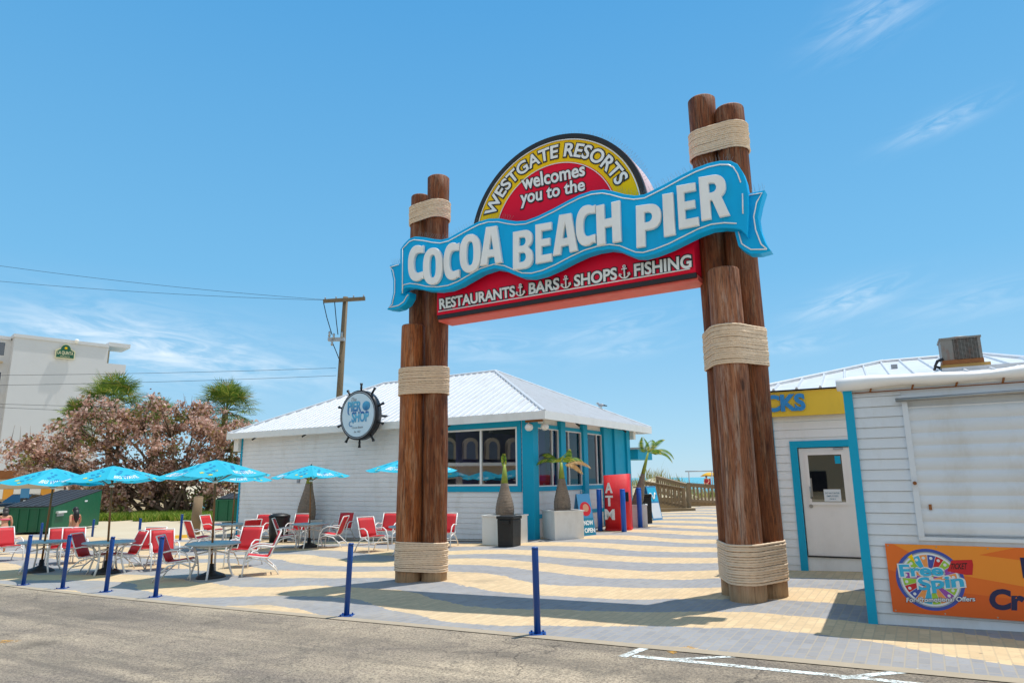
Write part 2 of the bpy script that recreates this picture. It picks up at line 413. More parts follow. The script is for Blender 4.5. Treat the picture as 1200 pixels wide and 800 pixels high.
def arc(cx, cy, rx, ry, a0, a1, n, e=1.0):
    out = []
    for i in range(n+1):
        a = math.radians(a0+(a1-a0)*i/n); c, s_ = math.cos(a), math.sin(a)
        out.append((cx+rx*math.copysign(abs(c)**e, c), cy+ry*math.copysign(abs(s_)**e, s_)))
    return out
GL = {
 'C': [arc(.56, .5, .56, .5, 62, 298, 26, .86) + [(1, .03), (1, .245)] + arc(.68, .5, .3, .275, 285, 75, 18, .8) + [(1, .755), (1, .965)]],
 'O': [arc(.5, .5, .5, .5, 0, 350, 35, .84), arc(.5, .5, .165, .31, 0, 345, 23, .75)],
 'A': [[(0, 0), (.31, 0), (.355, .19), (.645, .19), (.69, 0), (1, 0), (.75, 1), (.27, 1)], [(.4, .385), (.6, .385), (.505, .76)]],
 'B': [[(0, 0), (0, 1), (.55, 1)] + arc(.55, .765, .42, .235, 90, -62, 10, .85) + [(.80, .53)] + arc(.56, .27, .44, .27, 62, -90, 12, .85),
       [(.31, .6), (.31, .82), (.5, .82)] + arc(.5, .71, .15, .11, 90, -90, 6) , [(.31, .18), (.31, .42), (.5, .42)] + arc(.5, .30, .16, .12, 90, -90, 6)],
 'E': [[(0, 0), (0, 1), (.96, 1), (.96, .81), (.36, .81), (.36, .60), (.88, .60), (.88, .415), (.36, .415), (.36, .195), (1, .195), (1, 0)]],
 'H': [[(0, 0), (0, 1), (.345, 1), (.345, .62), (.645, .62), (.645, 1), (1, 1), (1, 0), (.645, 0), (.645, .41), (.345, .41), (.345, 0)]],
 'P': [[(0, 0), (0, 1), (.55, 1)] + arc(.55, .69, .45, .31, 90, -90, 14, .85) + [(.36, .38), (.36, 0)], [(.34, .57), (.34, .81), (.48, .81)] + arc(.48, .69, .17, .12, 90, -90, 6)],
 'I': [[(0, 0), (0, 1), (1, 1), (1, 0)]],
 'R': [[(0, 0), (0, 1), (.5, 1)] + arc(.5, .72, .43, .28, 90, -58, 12, .85) + [(1, 0), (.64, 0), (.42, .42), (.35, .42), (.35, 0)], [(.34, .60), (.34, .82), (.45, .82)] + arc(.45, .71, .15, .11, 90, -90, 6)],
}

# ------------------------------------------------------------------ camera, sun, sky
cam = bpy.data.cameras.new('camera'); co = bpy.data.objects.new('camera', cam); COL.objects.link(co)
cam.sensor_width = 36; cam.lens = FPX/1200*36; cam.clip_end = 12000; cam.clip_start = .05
co.matrix_world = Matrix(((_R.x, _U.x, -_F.x, CAM.x), (_R.y, _U.y, -_F.y, CAM.y), (_R.z, _U.z, -_F.z, CAM.z), (0, 0, 0, 1)))
scn.camera = co
SUN_EL, SUN_AZ = math.radians(73.5), math.radians(61)      # azimuth clockwise from +Y
sv = V((math.sin(SUN_AZ)*math.cos(SUN_EL), math.cos(SUN_AZ)*math.cos(SUN_EL), math.sin(SUN_EL)))
sl = bpy.data.lights.new('sun', 'SUN'); sl.energy = 2.9; sl.angle = math.radians(.5); sl.color = (1, .96, .9)
so = bpy.data.objects.new('sun', sl); COL.objects.link(so); so.rotation_euler = sv.to_track_quat('Z', 'Y').to_euler(); so.location = (20, 5, 40)

w = bpy.data.worlds.new('World'); scn.world = w; w.use_nodes = True
t = NT(w.node_tree); bg = w.node_tree.nodes['Background']
sky = t.n('ShaderNodeTexSky'); sky.sky_type = 'NISHITA'; sky.sun_disc = False
sky.sun_elevation = SUN_EL; sky.sun_rotation = SUN_AZ; sky.air_density = 1.0; sky.dust_density = 0.0; sky.ozone_density = 2.2
hs = t.n('ShaderNodeHueSaturation'); hs.inputs['Hue'].default_value = .488; hs.inputs['Saturation'].default_value = 1.12; hs.inputs['Value'].default_value = 1.0; t.l(sky.outputs[0], hs.inputs['Color'])
tc = t.n('ShaderNodeTexCoord'); gen = tc.outputs['Generated']
# thin wind-drawn cirrus, each bank where it stands in the sky
def cloud_bank(px, py, wx, wy, tilt):
    d = ray(px, py).normalized()
    rt = V((d.y, -d.x, 0)).normalized(); up = rt.cross(d)
    a = math.radians(tilt); r2 = rt*math.cos(a)+up*math.sin(a); u2 = up*math.cos(a)-rt*math.sin(a)
    def dot(v):
        n = t.n('ShaderNodeVectorMath', operation='DOT_PRODUCT'); t.l(gen, n.inputs[0]); n.inputs[1].default_value = v; return n.outputs['Value']
    a_, b_ = dot(r2), dot(u2); f_ = dot(d)
    q = t.math('ADD', t.math('POWER', t.math('ABSOLUTE', t.math('DIVIDE', a_, wx)), 2), t.math('POWER', t.math('ABSOLUTE', t.math('DIVIDE', b_, wy)), 2))
    g = t.math('EXPONENT', t.math('MULTIPLY', q, -1.0))
    cx = t.n('ShaderNodeCombineXYZ'); t.l(t.math('MULTIPLY', a_, 3.2), cx.inputs[0]); t.l(t.math('MULTIPLY', b_, 15), cx.inputs[1])
    n = t.noise(cx.outputs[0], 3.2, 9, .62, 1.0)
    m = t.math('MULTIPLY', g, t.ramp(n, [(.40, 0.0), (.66, 1.0)]))
    return t.math('MULTIPLY', m, t.math('GREATER_THAN', f_, 0))
msk = None
SKY_STRENGTH = .12
for (px, py, wx, wy, tilt, k) in [(170, 402, .15, .038, -5, .78), (255, 425, .16, .03, -6, .4), (995, 352, .06, .018, 14, .62), (1105, 143, .05, .012, 12, .5),
                                  (925, 404, .06, .012, 3, .4), (720, 385, .09, .02, 10, .32), (735, 408, .07, .012, 5, .35), (1025, 18, .06, .025, 14, .42), (560, 405, .12, .03, -3, .3), (30, 385, .12, .02, 0, .3), (1140, 352, .08, .02, 6, .25)]:
    m = t.math('MULTIPLY', cloud_bank(px, py, wx, wy, tilt), k*.72)
    msk = m if msk is None else t.math('ADD', msk, m, clamp=True)
sepz = t.n('ShaderNodeSeparateXYZ'); t.l(gen, sepz.inputs[0])
grad = t.ramp(sepz.outputs[2], [(0, (.245, .425, .56)), (.10, (.205, .395, .56)), (.28, (.118, .335, .55)), (.62, (.058, .25, .50)), (1, (.09, .25, .49))])
gs = t.n('ShaderNodeVectorMath', operation='SCALE'); t.l(grad, gs.inputs[0]); gs.inputs['Scale'].default_value = 1/SKY_STRENGTH
base = t.mix(.86, hs.outputs[0], gs.outputs[0])
fill_veil = t.math('MULTIPLY', t.math('MULTIPLY_ADD', sepz.outputs[1], -1.3, .15, clamp=True), t.ramp(t.noise(t.mapping(gen, (1, 2.2, 3)), 1.6, 7, .6, .6), [(.3, .45), (.65, 1.0)]))  # added white veil behind the camera, out of view, to lift the shade
base = t.mix(fill_veil, base, (4.5, 4.75, 4.95))
colr = t.mix(msk, base, (6.0, 6.3, 6.5))
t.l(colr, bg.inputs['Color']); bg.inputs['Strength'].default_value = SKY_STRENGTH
scn.view_settings.view_transform = 'Standard'; scn.view_settings.look = 'None'; scn.view_settings.exposure = .6; scn.view_settings.gamma = 1
scn.view_settings.use_curve_mapping = False
try:
    scn.cycles.use_denoising = True; scn.cycles.max_bounces = 8; scn.cycles.transparent_max_bounces = 12
except Exception: pass

# ------------------------------------------------------------------ the ground
EO = V((.26, 8.46, 0)); EA = -31.0
_a = math.radians(EA); EX = V((math.cos(_a), math.sin(_a), 0)); EN = V((-math.sin(_a), math.cos(_a), 0))
def ew(x, y, dz=0):
    p = EO + EX*x + EN*y; return V((p.x, p.y, gz(p.x)+dz))
def to_e(p): d = V((p[0], p[1], 0))-EO; return d.dot(EX), d.dot(EN)

def ground_mat():
    m, t, p = newmat('sand_ground'); ob = t.obj()
    a = t.noise(ob, .35, 6, .6); b = t.noise(ob, 9, 6, .7)
    o = t.mix(a, lin(0xb9a98c), lin(0xd8cbb0)); o = t.mix(t.math('MULTIPLY', b, .4), o, lin(0x9c8c70))
    t.l(o, p.inputs['Base Color']); p.inputs['Roughness'].default_value = .95
    t.l(t.bump(b, .5, .03), p.inputs['Normal']); return m
mb = MB()
xs = [-3000, -800, -200, -90, -60] + list(range(-45, 26)) + [30, 40, 60, 120, 400, 1500, 3000]
ys = [-3000, -300, -60, -30, -15, -5, 0, 5, 10, 15, 20, 25, 30, 36, 42, 50, 60, 75, 95, 130]
def gland(x, y):
    z = gz(x)
    if y > 60: z -= (min(y, 130)-60)/70*4.5
    return z
idx = [[mb._p((x, y, gland(x, y))) for x in xs] for y in ys]
for j in range(len(ys)-1):
    for i in range(len(xs)-1): mb.face((idx[j][i], idx[j][i+1], idx[j+1][i+1], idx[j+1][i]))
# the land runs on behind the hotels
i0 = [k for k, x in enumerate(xs) if x <= -45]
far = [[mb._p((xs[k], y, gz(xs[k]) - (4.5 if k == i0[-1] else 0))) for k in i0] for y in (6000,)]
for a in range(len(i0)-1): mb.face((idx[-1][a], idx[-1][a+1], far[0][a+1], far[0][a]))
tag(mb.build('sandy_ground', ground_mat(), recalc=False), kind='structure')

m, t, p = newmat('sea_water'); ob = t.obj()
t.l(t.mix(t.noise(ob, .01, 3), lin(0x2f8fa6), lin(0x4fb0b8)), p.inputs['Base Color']); p.inputs['Roughness'].default_value = .25
t.l(t.bump(t.noise(t.mapping(ob, (1, 2.5, 1)), .35, 6, .6), .6, .4), p.inputs['Normal'])
mb = MB(); mb.quad((-60, 96, -2.6), (6000, 96, -2.6), (6000, 9000, -2.6), (-1500, 9000, -2.6)); tag(mb.build('sea', m, recalc=False), kind='structure')

def sheet(name, material, rects, dz, step=1.0):
    """a level-following sheet laid in the frame of the plaza edge; rects are (x0,x1,y0,y1)"""
    mb = MB(Fr(EO, EX, EN))
    for x0, x1, y0, y1 in rects:
        nx = max(1, int((x1-x0)/step)); ny = max(1, int((y1-y0)/step))
        g = []
        for j in range(ny+1):
            r = []
            for i in range(nx+1):
                x, y = x0+(x1-x0)*i/nx, y0+(y1-y0)*j/ny
                pp = EO+EX*x+EN*y; r.append(mb._p((x, y, gz(pp.x)+dz)))
            g.append(r)
        for j in range(ny):
            for i in range(nx): mb.face((g[j][i], g[j][i+1], g[j+1][i+1], g[j+1][i]))
    me = bpy.data.meshes.new(name); o = bpy.data.objects.new(name, me); COL.objects.link(o)
    rot = Matrix.Translation(EO) @ Matrix.Rotation(math.radians(EA), 4, 'Z'); inv = rot.inverted()
    me.from_pydata([tuple(inv @ v) for v in mb.v], [], mb.f); me.materials.append(material); me.update()
    o.matrix_world = rot
    return tag(o, kind='structure')

# old bleached asphalt
m, t, p = newmat('asphalt'); ob = t.obj()
big = t.noise(t.mapping(ob, (.35, 1, 1)), .55, 7, .65, .8); mid = t.noise(ob, 3, 6, .7); fine = t.noise(ob, 38, 5, .8)
vo = t.n('ShaderNodeTexVoronoi'); vo.inputs['Scale'].default_value = 42; t.l(ob, vo.inputs['Vector'])
o = t.mix(t.ramp(big, [(.36, 0.0), (.62, 1.0)]), lin(0x857a6e), lin(0xc2b096))
o = t.mix(t.math('MULTIPLY', t.ramp(mid, [(.45, 0.0), (.7, 1.0)]), .55), o, lin(0xa89b84))
o = t.mix(t.math('MULTIPLY', t.ramp(t.noise(ob, 1.1, 8, .72, 1.5), [(.52, 0.0), (.66, 1.0)]), .5), o, lin(0x625b54))
o = t.mix(t.ramp(fine, [(.38, .8), (.56, 0.0)]), o, lin(0x45403b)); o = t.mix(t.ramp(vo.outputs['Distance'], [(.0, .6), (.3, 0.0)]), o, lin(0xd2c6b0))
tr_ = t.noise(t.mapping(ob, (.12, 1.6, 1), (0, 0, .06)), 1.3, 6, .65, .3)
o = t.mix(t.math('MULTIPLY', t.ramp(tr_, [(.5, 0.0), (.66, 1.0)]), .5), o, lin(0x5a544d))
oil = t.n('ShaderNodeTexVoronoi'); oil.inputs['Scale'].default_value = .45; t.l(t.mapping(ob, (.8, 1, 1)), oil.inputs['Vector'])
o = t.mix(t.ramp(t.math('ADD', oil.outputs['Distance'], t.math('MULTIPLY', mid, .2)), [(.14, .55), (.26, 0.0)]), o, lin(0x403b36))
# dark band of wheel wear along the kerb and a few fine cracks
sep = t.n('ShaderNodeSeparateXYZ'); t.l(ob, sep.inputs[0])
wear = t.math('ADD', sep.outputs[1], t.math('MULTIPLY', t.math('SUBTRACT', mid, .5), 1.3))
o = t.mix(t.math('MULTIPLY', t.ramp(t.math('ABSOLUTE', t.math('ADD', wear, .95)), [(.0, .55), (.45, 0.0)]), t.ramp(big, [(.3, 0.3), (.6, 1.0)])), o, lin(0x5f5850))
ve = t.n('ShaderNodeTexVoronoi'); ve.feature = 'DISTANCE_TO_EDGE'; ve.inputs['Scale'].default_value = .55
dv = t.n('ShaderNodeVectorMath', operation='ADD'); nz = t.n('ShaderNodeTexNoise'); nz.inputs['Scale'].default_value = 1.6; nz.inputs['Detail'].default_value = 6
t.l(ob, nz.inputs['Vector']); t.l(ob, dv.inputs[0]); t.l(nz.outputs['Color'], dv.inputs[1]); t.l(dv.outputs[0], ve.inputs['Vector'])
o = t.mix(t.math('MULTIPLY', t.ramp(ve.outputs['Distance'], [(.0, .7), (.008, 0.0)]), t.ramp(t.noise(ob, .5, 2), [(.48, 0.0), (.6, 1.0)])), o, lin(0x3b3632))
t.l(o, p.inputs['Base Color']); p.inputs['Roughness'].default_value = .92; p.inputs['Specular IOR Level'].default_value = .25
b = t.bump(fine, .6, .008); b = t.bump(vo.outputs['Distance'], .35, .006, b); t.l(b, p.inputs['Normal'])
sheet('asphalt_road', m, [(-45, 25, -16, -.16)], .004)

# wavy two-coloured paving
def plaza_mat():
    m, t, p = newmat('wavy_pavers'); ob = t.obj(); sep = t.n('ShaderNodeSeparateXYZ'); t.l(ob, sep.inputs[0]); X, Y = sep.outputs[0], sep.outputs[1]
    br = t.n('ShaderNodeTexBrick'); br.offset = .5
    for k, v in (('Scale', 1), ('Mortar Size', .008), ('Brick Width', .21), ('Row Height', .105), ('Bias', 0), ('Mortar Smooth', .2)): br.inputs[k].default_value = v
    t.l(t.mapping(ob, rot=(0, 0, PI/2)), br.inputs['Vector']); br.inputs['Color1'].default_value = (0, 0, 0, 1); br.inputs['Color2'].default_value = (1, 1, 1, 1)
    # waves are cut on whole bricks only roughly: slight stepping
    st = t.math('MULTIPLY', t.math('SUBTRACT', br.outputs['Color'], .5), .05)
    ph = t.math('ADD', t.math('MULTIPLY', t.math('SINE', t.math('MULTIPLY_ADD', X, .92, WPH)), .40), t.math('MULTIPLY', t.math('SINE', t.math('MULTIPLY_ADD', X, .41, 1.1)), .16))
    s = t.math('ADD', t.math('ADD', Y, ph), t.math('ADD', st, t.math('MULTIPLY', t.math('SUBTRACT', t.noise(ob, .33, 2), .5), 1.1)))
    fr = t.math('FRACT', t.math('DIVIDE', t.math('ADD', s, WOFF), 2.04))
    grey = t.math('LESS_THAN', fr, .5)
    n1 = t.noise(ob, .8, 6, .65); n2 = t.noise(ob, 14, 4, .6)
    yel = t.mix(n1, lin(0xc6a981), lin(0xdec49c)); gry = t.mix(n1, lin(0x85868a), lin(0xa09f9e))
    o = t.mix(grey, yel, gry)
    tone = t.math('MULTIPLY_ADD', br.outputs['Color'], .16, .90)
    cmb = t.n('ShaderNodeCombineColor'); [t.l(tone, cmb.inputs[k]) for k in range(3)]
    o = t.mix(1.0, o, cmb.outputs[0], 'MULTIPLY')
    o = t.mix(t.math('MULTIPLY', br.outputs['Fac'], .42), o, lin(0xb8a88c))
    o = t.mix(t.math('MULTIPLY', t.ramp(t.noise(ob, .45, 8, .7), [(.5, 0.0), (.72, 1.0)]), .38), o, lin(0xb5a488))
    o = t.mix(t.math('MULTIPLY', t.ramp(n2, [(.56, 0.0), (.75, 1.0)]), .35), o, lin(0x7d7465))
    vs_ = t.n('ShaderNodeTexVoronoi'); vs_.inputs['Scale'].default_value = 2.2; t.l(ob, vs_.inputs['Vector'])
    o = t.mix(t.ramp(vs_.outputs['Distance'], [(.02, .5), (.05, 0.0)]), o, lin(0x4c463e))
    stn = t.noise(t.mapping(ob, (.25, 1, 1)), .9, 8, .7, 1.0)
    o = t.mix(t.math('MULTIPLY', t.ramp(stn, [(.55, 0.0), (.7, 1.0)]), .32), o, lin(0x6e665a))
    t.l(o, p.inputs['Base Color']); p.inputs['Roughness'].default_value = .85; p.inputs['Specular IOR Level'].default_value = .3
    b = t.bump(t.math('SUBTRACT', 1.0, br.outputs['Fac']), .45, .006); b = t.bump(n2, .15, .01, b); t.l(b, p.inputs['Normal']); return m
WPH, WOFF = 2.6, .25
sheet('paved_plaza', plaza_mat(), [(-44, 22, 0, 8.4), (-21, 22, 8.4, 10.2), (-6.4, 22, 10.2, 34)], .008)
sheet('kerb_strip', mat('kerb_concrete', 0xa89a84, .9, .12, 4, .3, 60, grime=.3, gcol=0x93846c), [(-45, 25, -.16, 0)], .012)
sheet('gravel_bed', mat('bed_gravel', 0x8a7f72, .95, .3, 14, .6, 50), [(-21, -6.4, 10.2, 11.4)], .006)
mbk = sheet('concrete_edging', M['concrete'], [(-21, -6.4, 10.1, 10.3)], .05)

# painted arrow lines on the asphalt
m, t, p = newmat('road_paint'); ob = t.obj()
n = t.noise(ob, 26, 6, .75); al = t.ramp(t.math('ADD', n, t.math('MULTIPLY', t.noise(ob, 2.4, 3), .3)), [(.53, 0.0), (.68, 1.0)])
p.inputs['Base Color'].default_value = (.72, .76, .72, 1); p.inputs['Roughness'].default_value = .8
t.l(al, p.inputs['Alpha'])
M['mark'] = m
m2, t, p = newmat('road_paint_yellow'); ob = t.obj(); t.l(t.ramp(t.noise(ob, 14, 6, .75), [(.45, 0.0), (.6, .9)]), p.inputs['Alpha']); p.inputs['Base Color'].default_value = (*lin(0xd09a3c), 1); p.inputs['Roughness'].default_value = .8
def stripe(p0, p1, wd, mb):
    a, b = gp(*p0), gp(*p1); d = (b-a).normalized(); s = V((-d.y, d.x, 0))*wd/2
    q = [a-s, b-s, b+s, a+s]; mb.quad(*[(v.x, v.y, gz(v.x)+.009) for v in q])
mb = MB()
stripe((729, 770), (763, 757), .10, mb); stripe((742, 769), (1030, 797), .09, mb); stripe((790, 773), (888, 768), .07, mb); stripe((984, 795), (1080, 785.5), .09, mb)
stripe((1030, 797), (1110, 806), .09, mb)
tag(mb.build('painted_arrow_lines', m, recalc=False), kind='structure')
mb = MB(); stripe((-8, 752), (20, 752), .16, mb); stripe((784, 765), (812, 758), .12, mb); stripe((888, 770), (925, 771), .05, mb)
tag(mb.build('faded_yellow_paint', m2, recalc=False), kind='structure')

# ------------------------------------------------------------------ the timber gateway
SA = math.radians(-31); SE = V((math.cos(SA), math.sin(SA), 0)); SN = V((math.sin(SA), -math.cos(SA), 0))
SP0 = V((-1.6, 13.1, 0)) + SN*.15
SF = Fr(SP0, SE, (0, 0, 1), SN)
def suv(x, y, w=0):
    p = onplane(x, y, SP0+SN*w, SN); return ((p-SP0).dot(SE), p.z)

def pile(mb, x, y, r, z1, seed, lean=(0, 0)):
    rnd = random.Random(seed); n = 28; K = 26; z0 = gz(x)-.1
    ph = [rnd.uniform(0, 6.28) for _ in range(6)]
    rings = []; mb.smooth = True
    for k in range(K+1):
        z = z0+(z1-z0)*k/K; ring = []
        tap = 1.03-.07*k/K
        for i in range(n):
            a = 2*PI*i/n
            rr = r*tap*(1+.012*math.sin(2*a+ph[0]+z*.5)+.01*math.sin(3*a+ph[1]-z*.8)+.006*math.sin(7*a+ph[2]+z*.3)) + .006*math.sin(z*2.1+ph[3])
            ring.append(mb._p((x+lean[0]*(z-z0)+rr*math.cos(a), y+lean[1]*(z-z0)+rr*math.sin(a), z)))
        rings.append(ring)
    ring = [mb._p((x+lean[0]*(z1-z0)+.93*r*.96*math.cos(2*PI*i/n), y+lean[1]*(z1-z0)+.93*r*.96*math.sin(2*PI*i/n), z1+.022)) for i in range(n)]; rings.append(ring)
    for a, b in zip(rings, rings[1:]):
        for i in range(n): mb.face((a[i], a[(i+1) % n], b[(i+1) % n], b[i]))
    mb.smooth = False; mb.face(rings[-1])
    mb.smooth = True

def rope_wrap(mb, circles, z0, z1, d=.035, seed=1, sag=(0, 0)):
    """turns of twisted rope pulled tight round a bundle of piles"""
    pts = []
    for (x, y, r) in circles:
        for k in range(64):
            a = 2*PI*k/64; pts.append((x+(r+d*.42)*math.cos(a), y+(r+d*.42)*math.sin(a)))
    pts = sorted(set(pts))
    def cr(o, a, b): return (a[0]-o[0])*(b[1]-o[1])-(a[1]-o[1])*(b[0]-o[0])
    lo, up = [], []
    for q in pts:
        while len(lo) > 1 and cr(lo[-2], lo[-1], q) <= 0: lo.pop()
        lo.append(q)
    for q in reversed(pts):
        while len(up) > 1 and cr(up[-2], up[-1], q) <= 0: up.pop()
        up.append(q)
    h = lo[:-1]+up[:-1]
    seg = [math.dist(h[i], h[(i+1) % len(h)]) for i in range(len(h))]; L = sum(seg)
    NS = int(L/.028); path = []
    for k in range(NS):
        s_ = L*k/NS; i = 0
        while s_ > seg[i]: s_ -= seg[i]; i += 1
        f = s_/seg[i]; a, b = h[i], h[(i+1) % len(h)]
        path.append((a[0]+(b[0]-a[0])*f, a[1]+(b[1]-a[1])*f))
    turns = int(round((z1-z0)/(d*.97))); rnd = random.Random(seed); nn = 6
    mb.smooth = True; ph0 = rnd.uniform(0, 6)
    for tn in range(turns):
        zc = z0+(tn+.5)*(z1-z0)/turns; ring0 = None; rings = []; ph = rnd.uniform(0, 6); wob = rnd.uniform(0, 6)
        for k in range(NS):
            x, y = path[k]; x2, y2 = path[(k+1) % NS]; x1, y1 = path[k-1]
            tx, ty = x2-x1, y2-y1; l = math.hypot(tx, ty); nx, ny = ty/l, -tx/l
            zz = zc + 0.003*math.sin(6.28*k/NS+wob) + .012*math.sin(6.28*k/NS+ph0)
            push = .004*math.sin(6.28*k/NS*2+wob)
            tw = 2*PI*k/NS*round(L/.11)+ph; ring = []
            for q in range(nn):
                a = 2*PI*q/nn; rr = d*.5*(1+.11*math.cos(3*a-tw))
                ring.append(mb._p((x+nx*(rr*math.cos(a)+push), y+ny*(rr*math.cos(a)+push), zz+rr*math.sin(a))))
            rings.append(ring)
        for k in range(NS):
            a, b = rings[k], rings[(k+1) % NS]
            for q in range(nn): mb.face((a[q], a[(q+1) % nn], b[(q+1) % nn], b[q]))
    mb.smooth = False

def pile_cluster(label, base, piles, wraps, mats):
    th = thing('timber_pile_cluster', label, 'timber post', base, 'rope-bound timber posts of the gateway')
    for k, (x, y, r, z1, seed) in enumerate(piles):
        mb = MB(); pile(mb, x, y, r, z1, seed); mb.build('pile', mats[k], th, recalc=False)
    for (ids, z0, z1, sd) in wraps:
        mb = MB(); rope_wrap(mb, [piles[i][:3] for i in ids], z0, z1, seed=sd); mb.build('rope_binding', M['rope'], th)
    return th
def zat(x, y, Y): return at(x, y, Y).z
# left cluster
pl = []
for (x, y, Y, r, sd) in [(514, 210, 13.36, .235, 11), (493, 232, 13.66, .215, 12), (484, 383, 13.42, .245, 13)]:
    q = at(x, y, Y); pl.append((q.x, q.y, r, q.z, sd))
LB = V((pl[0][0], pl[0][1], gz(pl[0][0])))
pile_cluster('left cluster of three brown timber piles bound with tan rope, nearer the chairs', LB, pl,
             [((0, 1), zat(505, 258, 13.3), zat(505, 237, 13.3), 1), ((0, 2, 1), zat(495, 462, 13.2), zat(495, 430, 13.2), 2), ((0, 2, 1), zat(488, 670, 13.2), zat(488, 635, 13.2), 3)],
             [M['pile_c'], M['pile_c'], M['pile']])
pr = []
for (x, y, Y, r, sd) in [(822, 119, 10.55, .235, 21), (854.5, 130, 10.30, .25, 22), (847.5, 318, 10.02, .248, 23)]:
    q = at(x, y, Y); pr.append((q.x, q.y, r, q.z, sd))
RB = V((pr[0][0], pr[0][1], gz(pr[0][0])))
pile_cluster('right cluster of three brown timber piles bound with tan rope, beside the white kiosk', RB, pr,
             [((0, 1), zat(840, 177, 10.2), zat(840, 146, 10.2), 4), ((0, 1, 2), zat(860, 426, 9.9), zat(860, 380, 9.9), 5), ((0, 1, 2), zat(879, 684, 9.9), zat(879, 636, 9.9), 6)],
             [M['pile_c'], M['pile_c'], M['pile_b']])

# ---- the sign between them
sgn = thing('pier_sign', 'big pier gateway sign with blue wavy ribbon, yellow and red arch and red lower panel', 'sign', SP0 + SE*2.8 + V((0, 0, 5)))
CX, CZ = 2.86, 6.27
def half(r, lo=-14, n=64): return [(CX+r*math.cos(math.radians(lo+(180-2*lo)*k/n)), CZ+r*math.sin(math.radians(lo+(180-2*lo)*k/n))) for k in range(n+1)]
def band(r0, r1): return half(r1) + half(r0)[::-1]
def solid(name, loops, w0, w1, m, parent, bevel=0):
    vs, fs = curve_solid(loops, w1-w0, bevel); mb = MB(SF); mb.add(vs, fs, lambda p: (p[0], p[1], p[2]+(w0+w1)/2)); return mb.build(name, m, parent)
can = solid('arch_box', [half(1.80)], -.62, -.06, M['sign_can'], sgn)
solid('arch_rim', [band(1.70, 1.79)], -.06, .02, M['black'], sgn)
solid('arch_face_yellow', [band(1.255, 1.737)], -.058, -.004, M['sign_yellow'], sgn)
solid('arch_face_red', [half(1.257)], -.058, -.003, M['sign_red'], sgn)
PL, PRt, PB, PT = .235, 5.375, 4.985, 6.2
mb = MB(SF); mb.box((PL, PB+.02, -.5), (PRt, PT, -.012)); box = mb.build('lower_panel_box', M['sign_red'], sgn)
mb = MB(SF); mb.box((PL-.01, PB-.10, -.52), (PRt+.01, PB-.008, -.07)); mb.build('lower_panel_underside', M['sign_red_bounce'], sgn)
mb = MB(SF); mb.box((PL, PB-.06, -.068), (PRt, PB+.018, -.02)); mb.build('lower_panel_channel', M['black'], sgn)
mb = MB(SF); mb.box((PL, PB+.03, -.011), (PRt, PT, .0)); mb.build('lower_panel_face', M['sign_red'], sgn)
# neon
def neon(path, w, r=.011, nm='neon_tube', closed=False, parent=None):
    mb = MB(SF); mb.tube([(p[0], p[1], w) for p in path], r, 6, closed=closed); return mb.build(nm, M['neon'], parent or sgn)
neon([(PL+.05, PB+.08), (PRt-.08, PB+.08)], .02, .012)
neon([(CX+1.68*math.cos(math.radians(a)), CZ+1.68*math.sin(math.radians(a))) for a in range(2, 180, 3)], .012)
neon([(CX+1.235*math.cos(math.radians(a)), CZ+1.235*math.sin(math.radians(a))) for a in range(8, 174, 3)], .012, .009)
# ribbon
W_R = .30
rib_px = [(469, 292), (473, 286), (479, 279.8), (486, 277), (497.5, 278), (508, 280), (516.8, 280.8), (525.5, 278.6), (536, 272.7), (550, 265), (560.5, 259.6), (572.8, 256), (585, 255.6), (595.6, 257.8), (605, 259), (616, 258.2), (630, 253), (647.5, 244.5), (665, 235), (679, 228), (693, 223.3), (707, 221.8), (717.5, 223.6), (731.5, 227.4), (744, 229), (755, 227.6), (766, 222), (778, 216), (798, 205), (814, 197), (830, 191), (844, 188), (856, 188.2), (864, 192), (870, 201), (874, 212), (876.3, 226), (876.8, 250), (875.5, 277),
          (868, 273.5), (862, 272.2), (848, 271.4), (834, 273), (820, 278), (804, 286), (786, 295), (768, 302), (754, 305.8), (743.8, 305.4), (735, 302), (724.5, 297.6), (714, 296.2), (700, 298.4), (686, 302.6), (670, 310), (653, 319), (637, 326), (623, 329.6), (610.8, 329.2), (600, 325), (590, 320.6), (579, 318.8), (564, 323.6), (551, 331), (538, 338.5), (525.5, 343.4), (513, 345.2), (499, 344.5), (488.8, 342), (480, 341), (474, 342), (468.6, 345)]
rib = [suv(x, y-(4.5 if 39 <= k < len(rib_px)-1 else 0), W_R) for k, (x, y) in enumerate(rib_px)]
rb = solid('ribbon', [rib], W_R-.2, W_R, [M['ribbon']], sgn, .012)
lt = [suv(x, y, W_R-.12) for x, y in [(456.4, 310.6), (470, 308.2), (470, 345), (480, 342), (479.5, 348), (475, 356), (468, 361), (460, 363), (453.4, 362.5), (457.6, 356), (460.4, 343), (460.6, 329), (458.4, 318.5)]]
solid('ribbon_tail', [lt], W_R-.34, W_R-.12, M['ribbon'], sgn, .012)
rt = [suv(x, y, W_R-.12) for x, y in [(872, 227.5), (896, 222.6), (891.4, 238), (888.2, 254), (890.4, 268), (896.6, 284), (903.4, 293.5), (891, 297), (878.5, 297), (870.5, 292.5), (865, 288), (861, 272)]]
solid('ribbon_tail', [rt], W_R-.34, W_R-.12, M['ribbon'], sgn, .012)
def inset(lp, d):
    n = len(lp); out = []
    ar = sum(lp[i][0]*lp[(i+1) % n][1]-lp[(i+1) % n][0]*lp[i][1] for i in range(n)); s = 1 if ar > 0 else -1
    for i in range(n):
        a, b = lp[i-1], lp[(i+1) % n]; tx, ty = b[0]-a[0], b[1]-a[1]; l = math.hypot(tx, ty) or 1
        out.append((lp[i][0]-s*ty/l*d, lp[i][1]+s*tx/l*d))
    return out
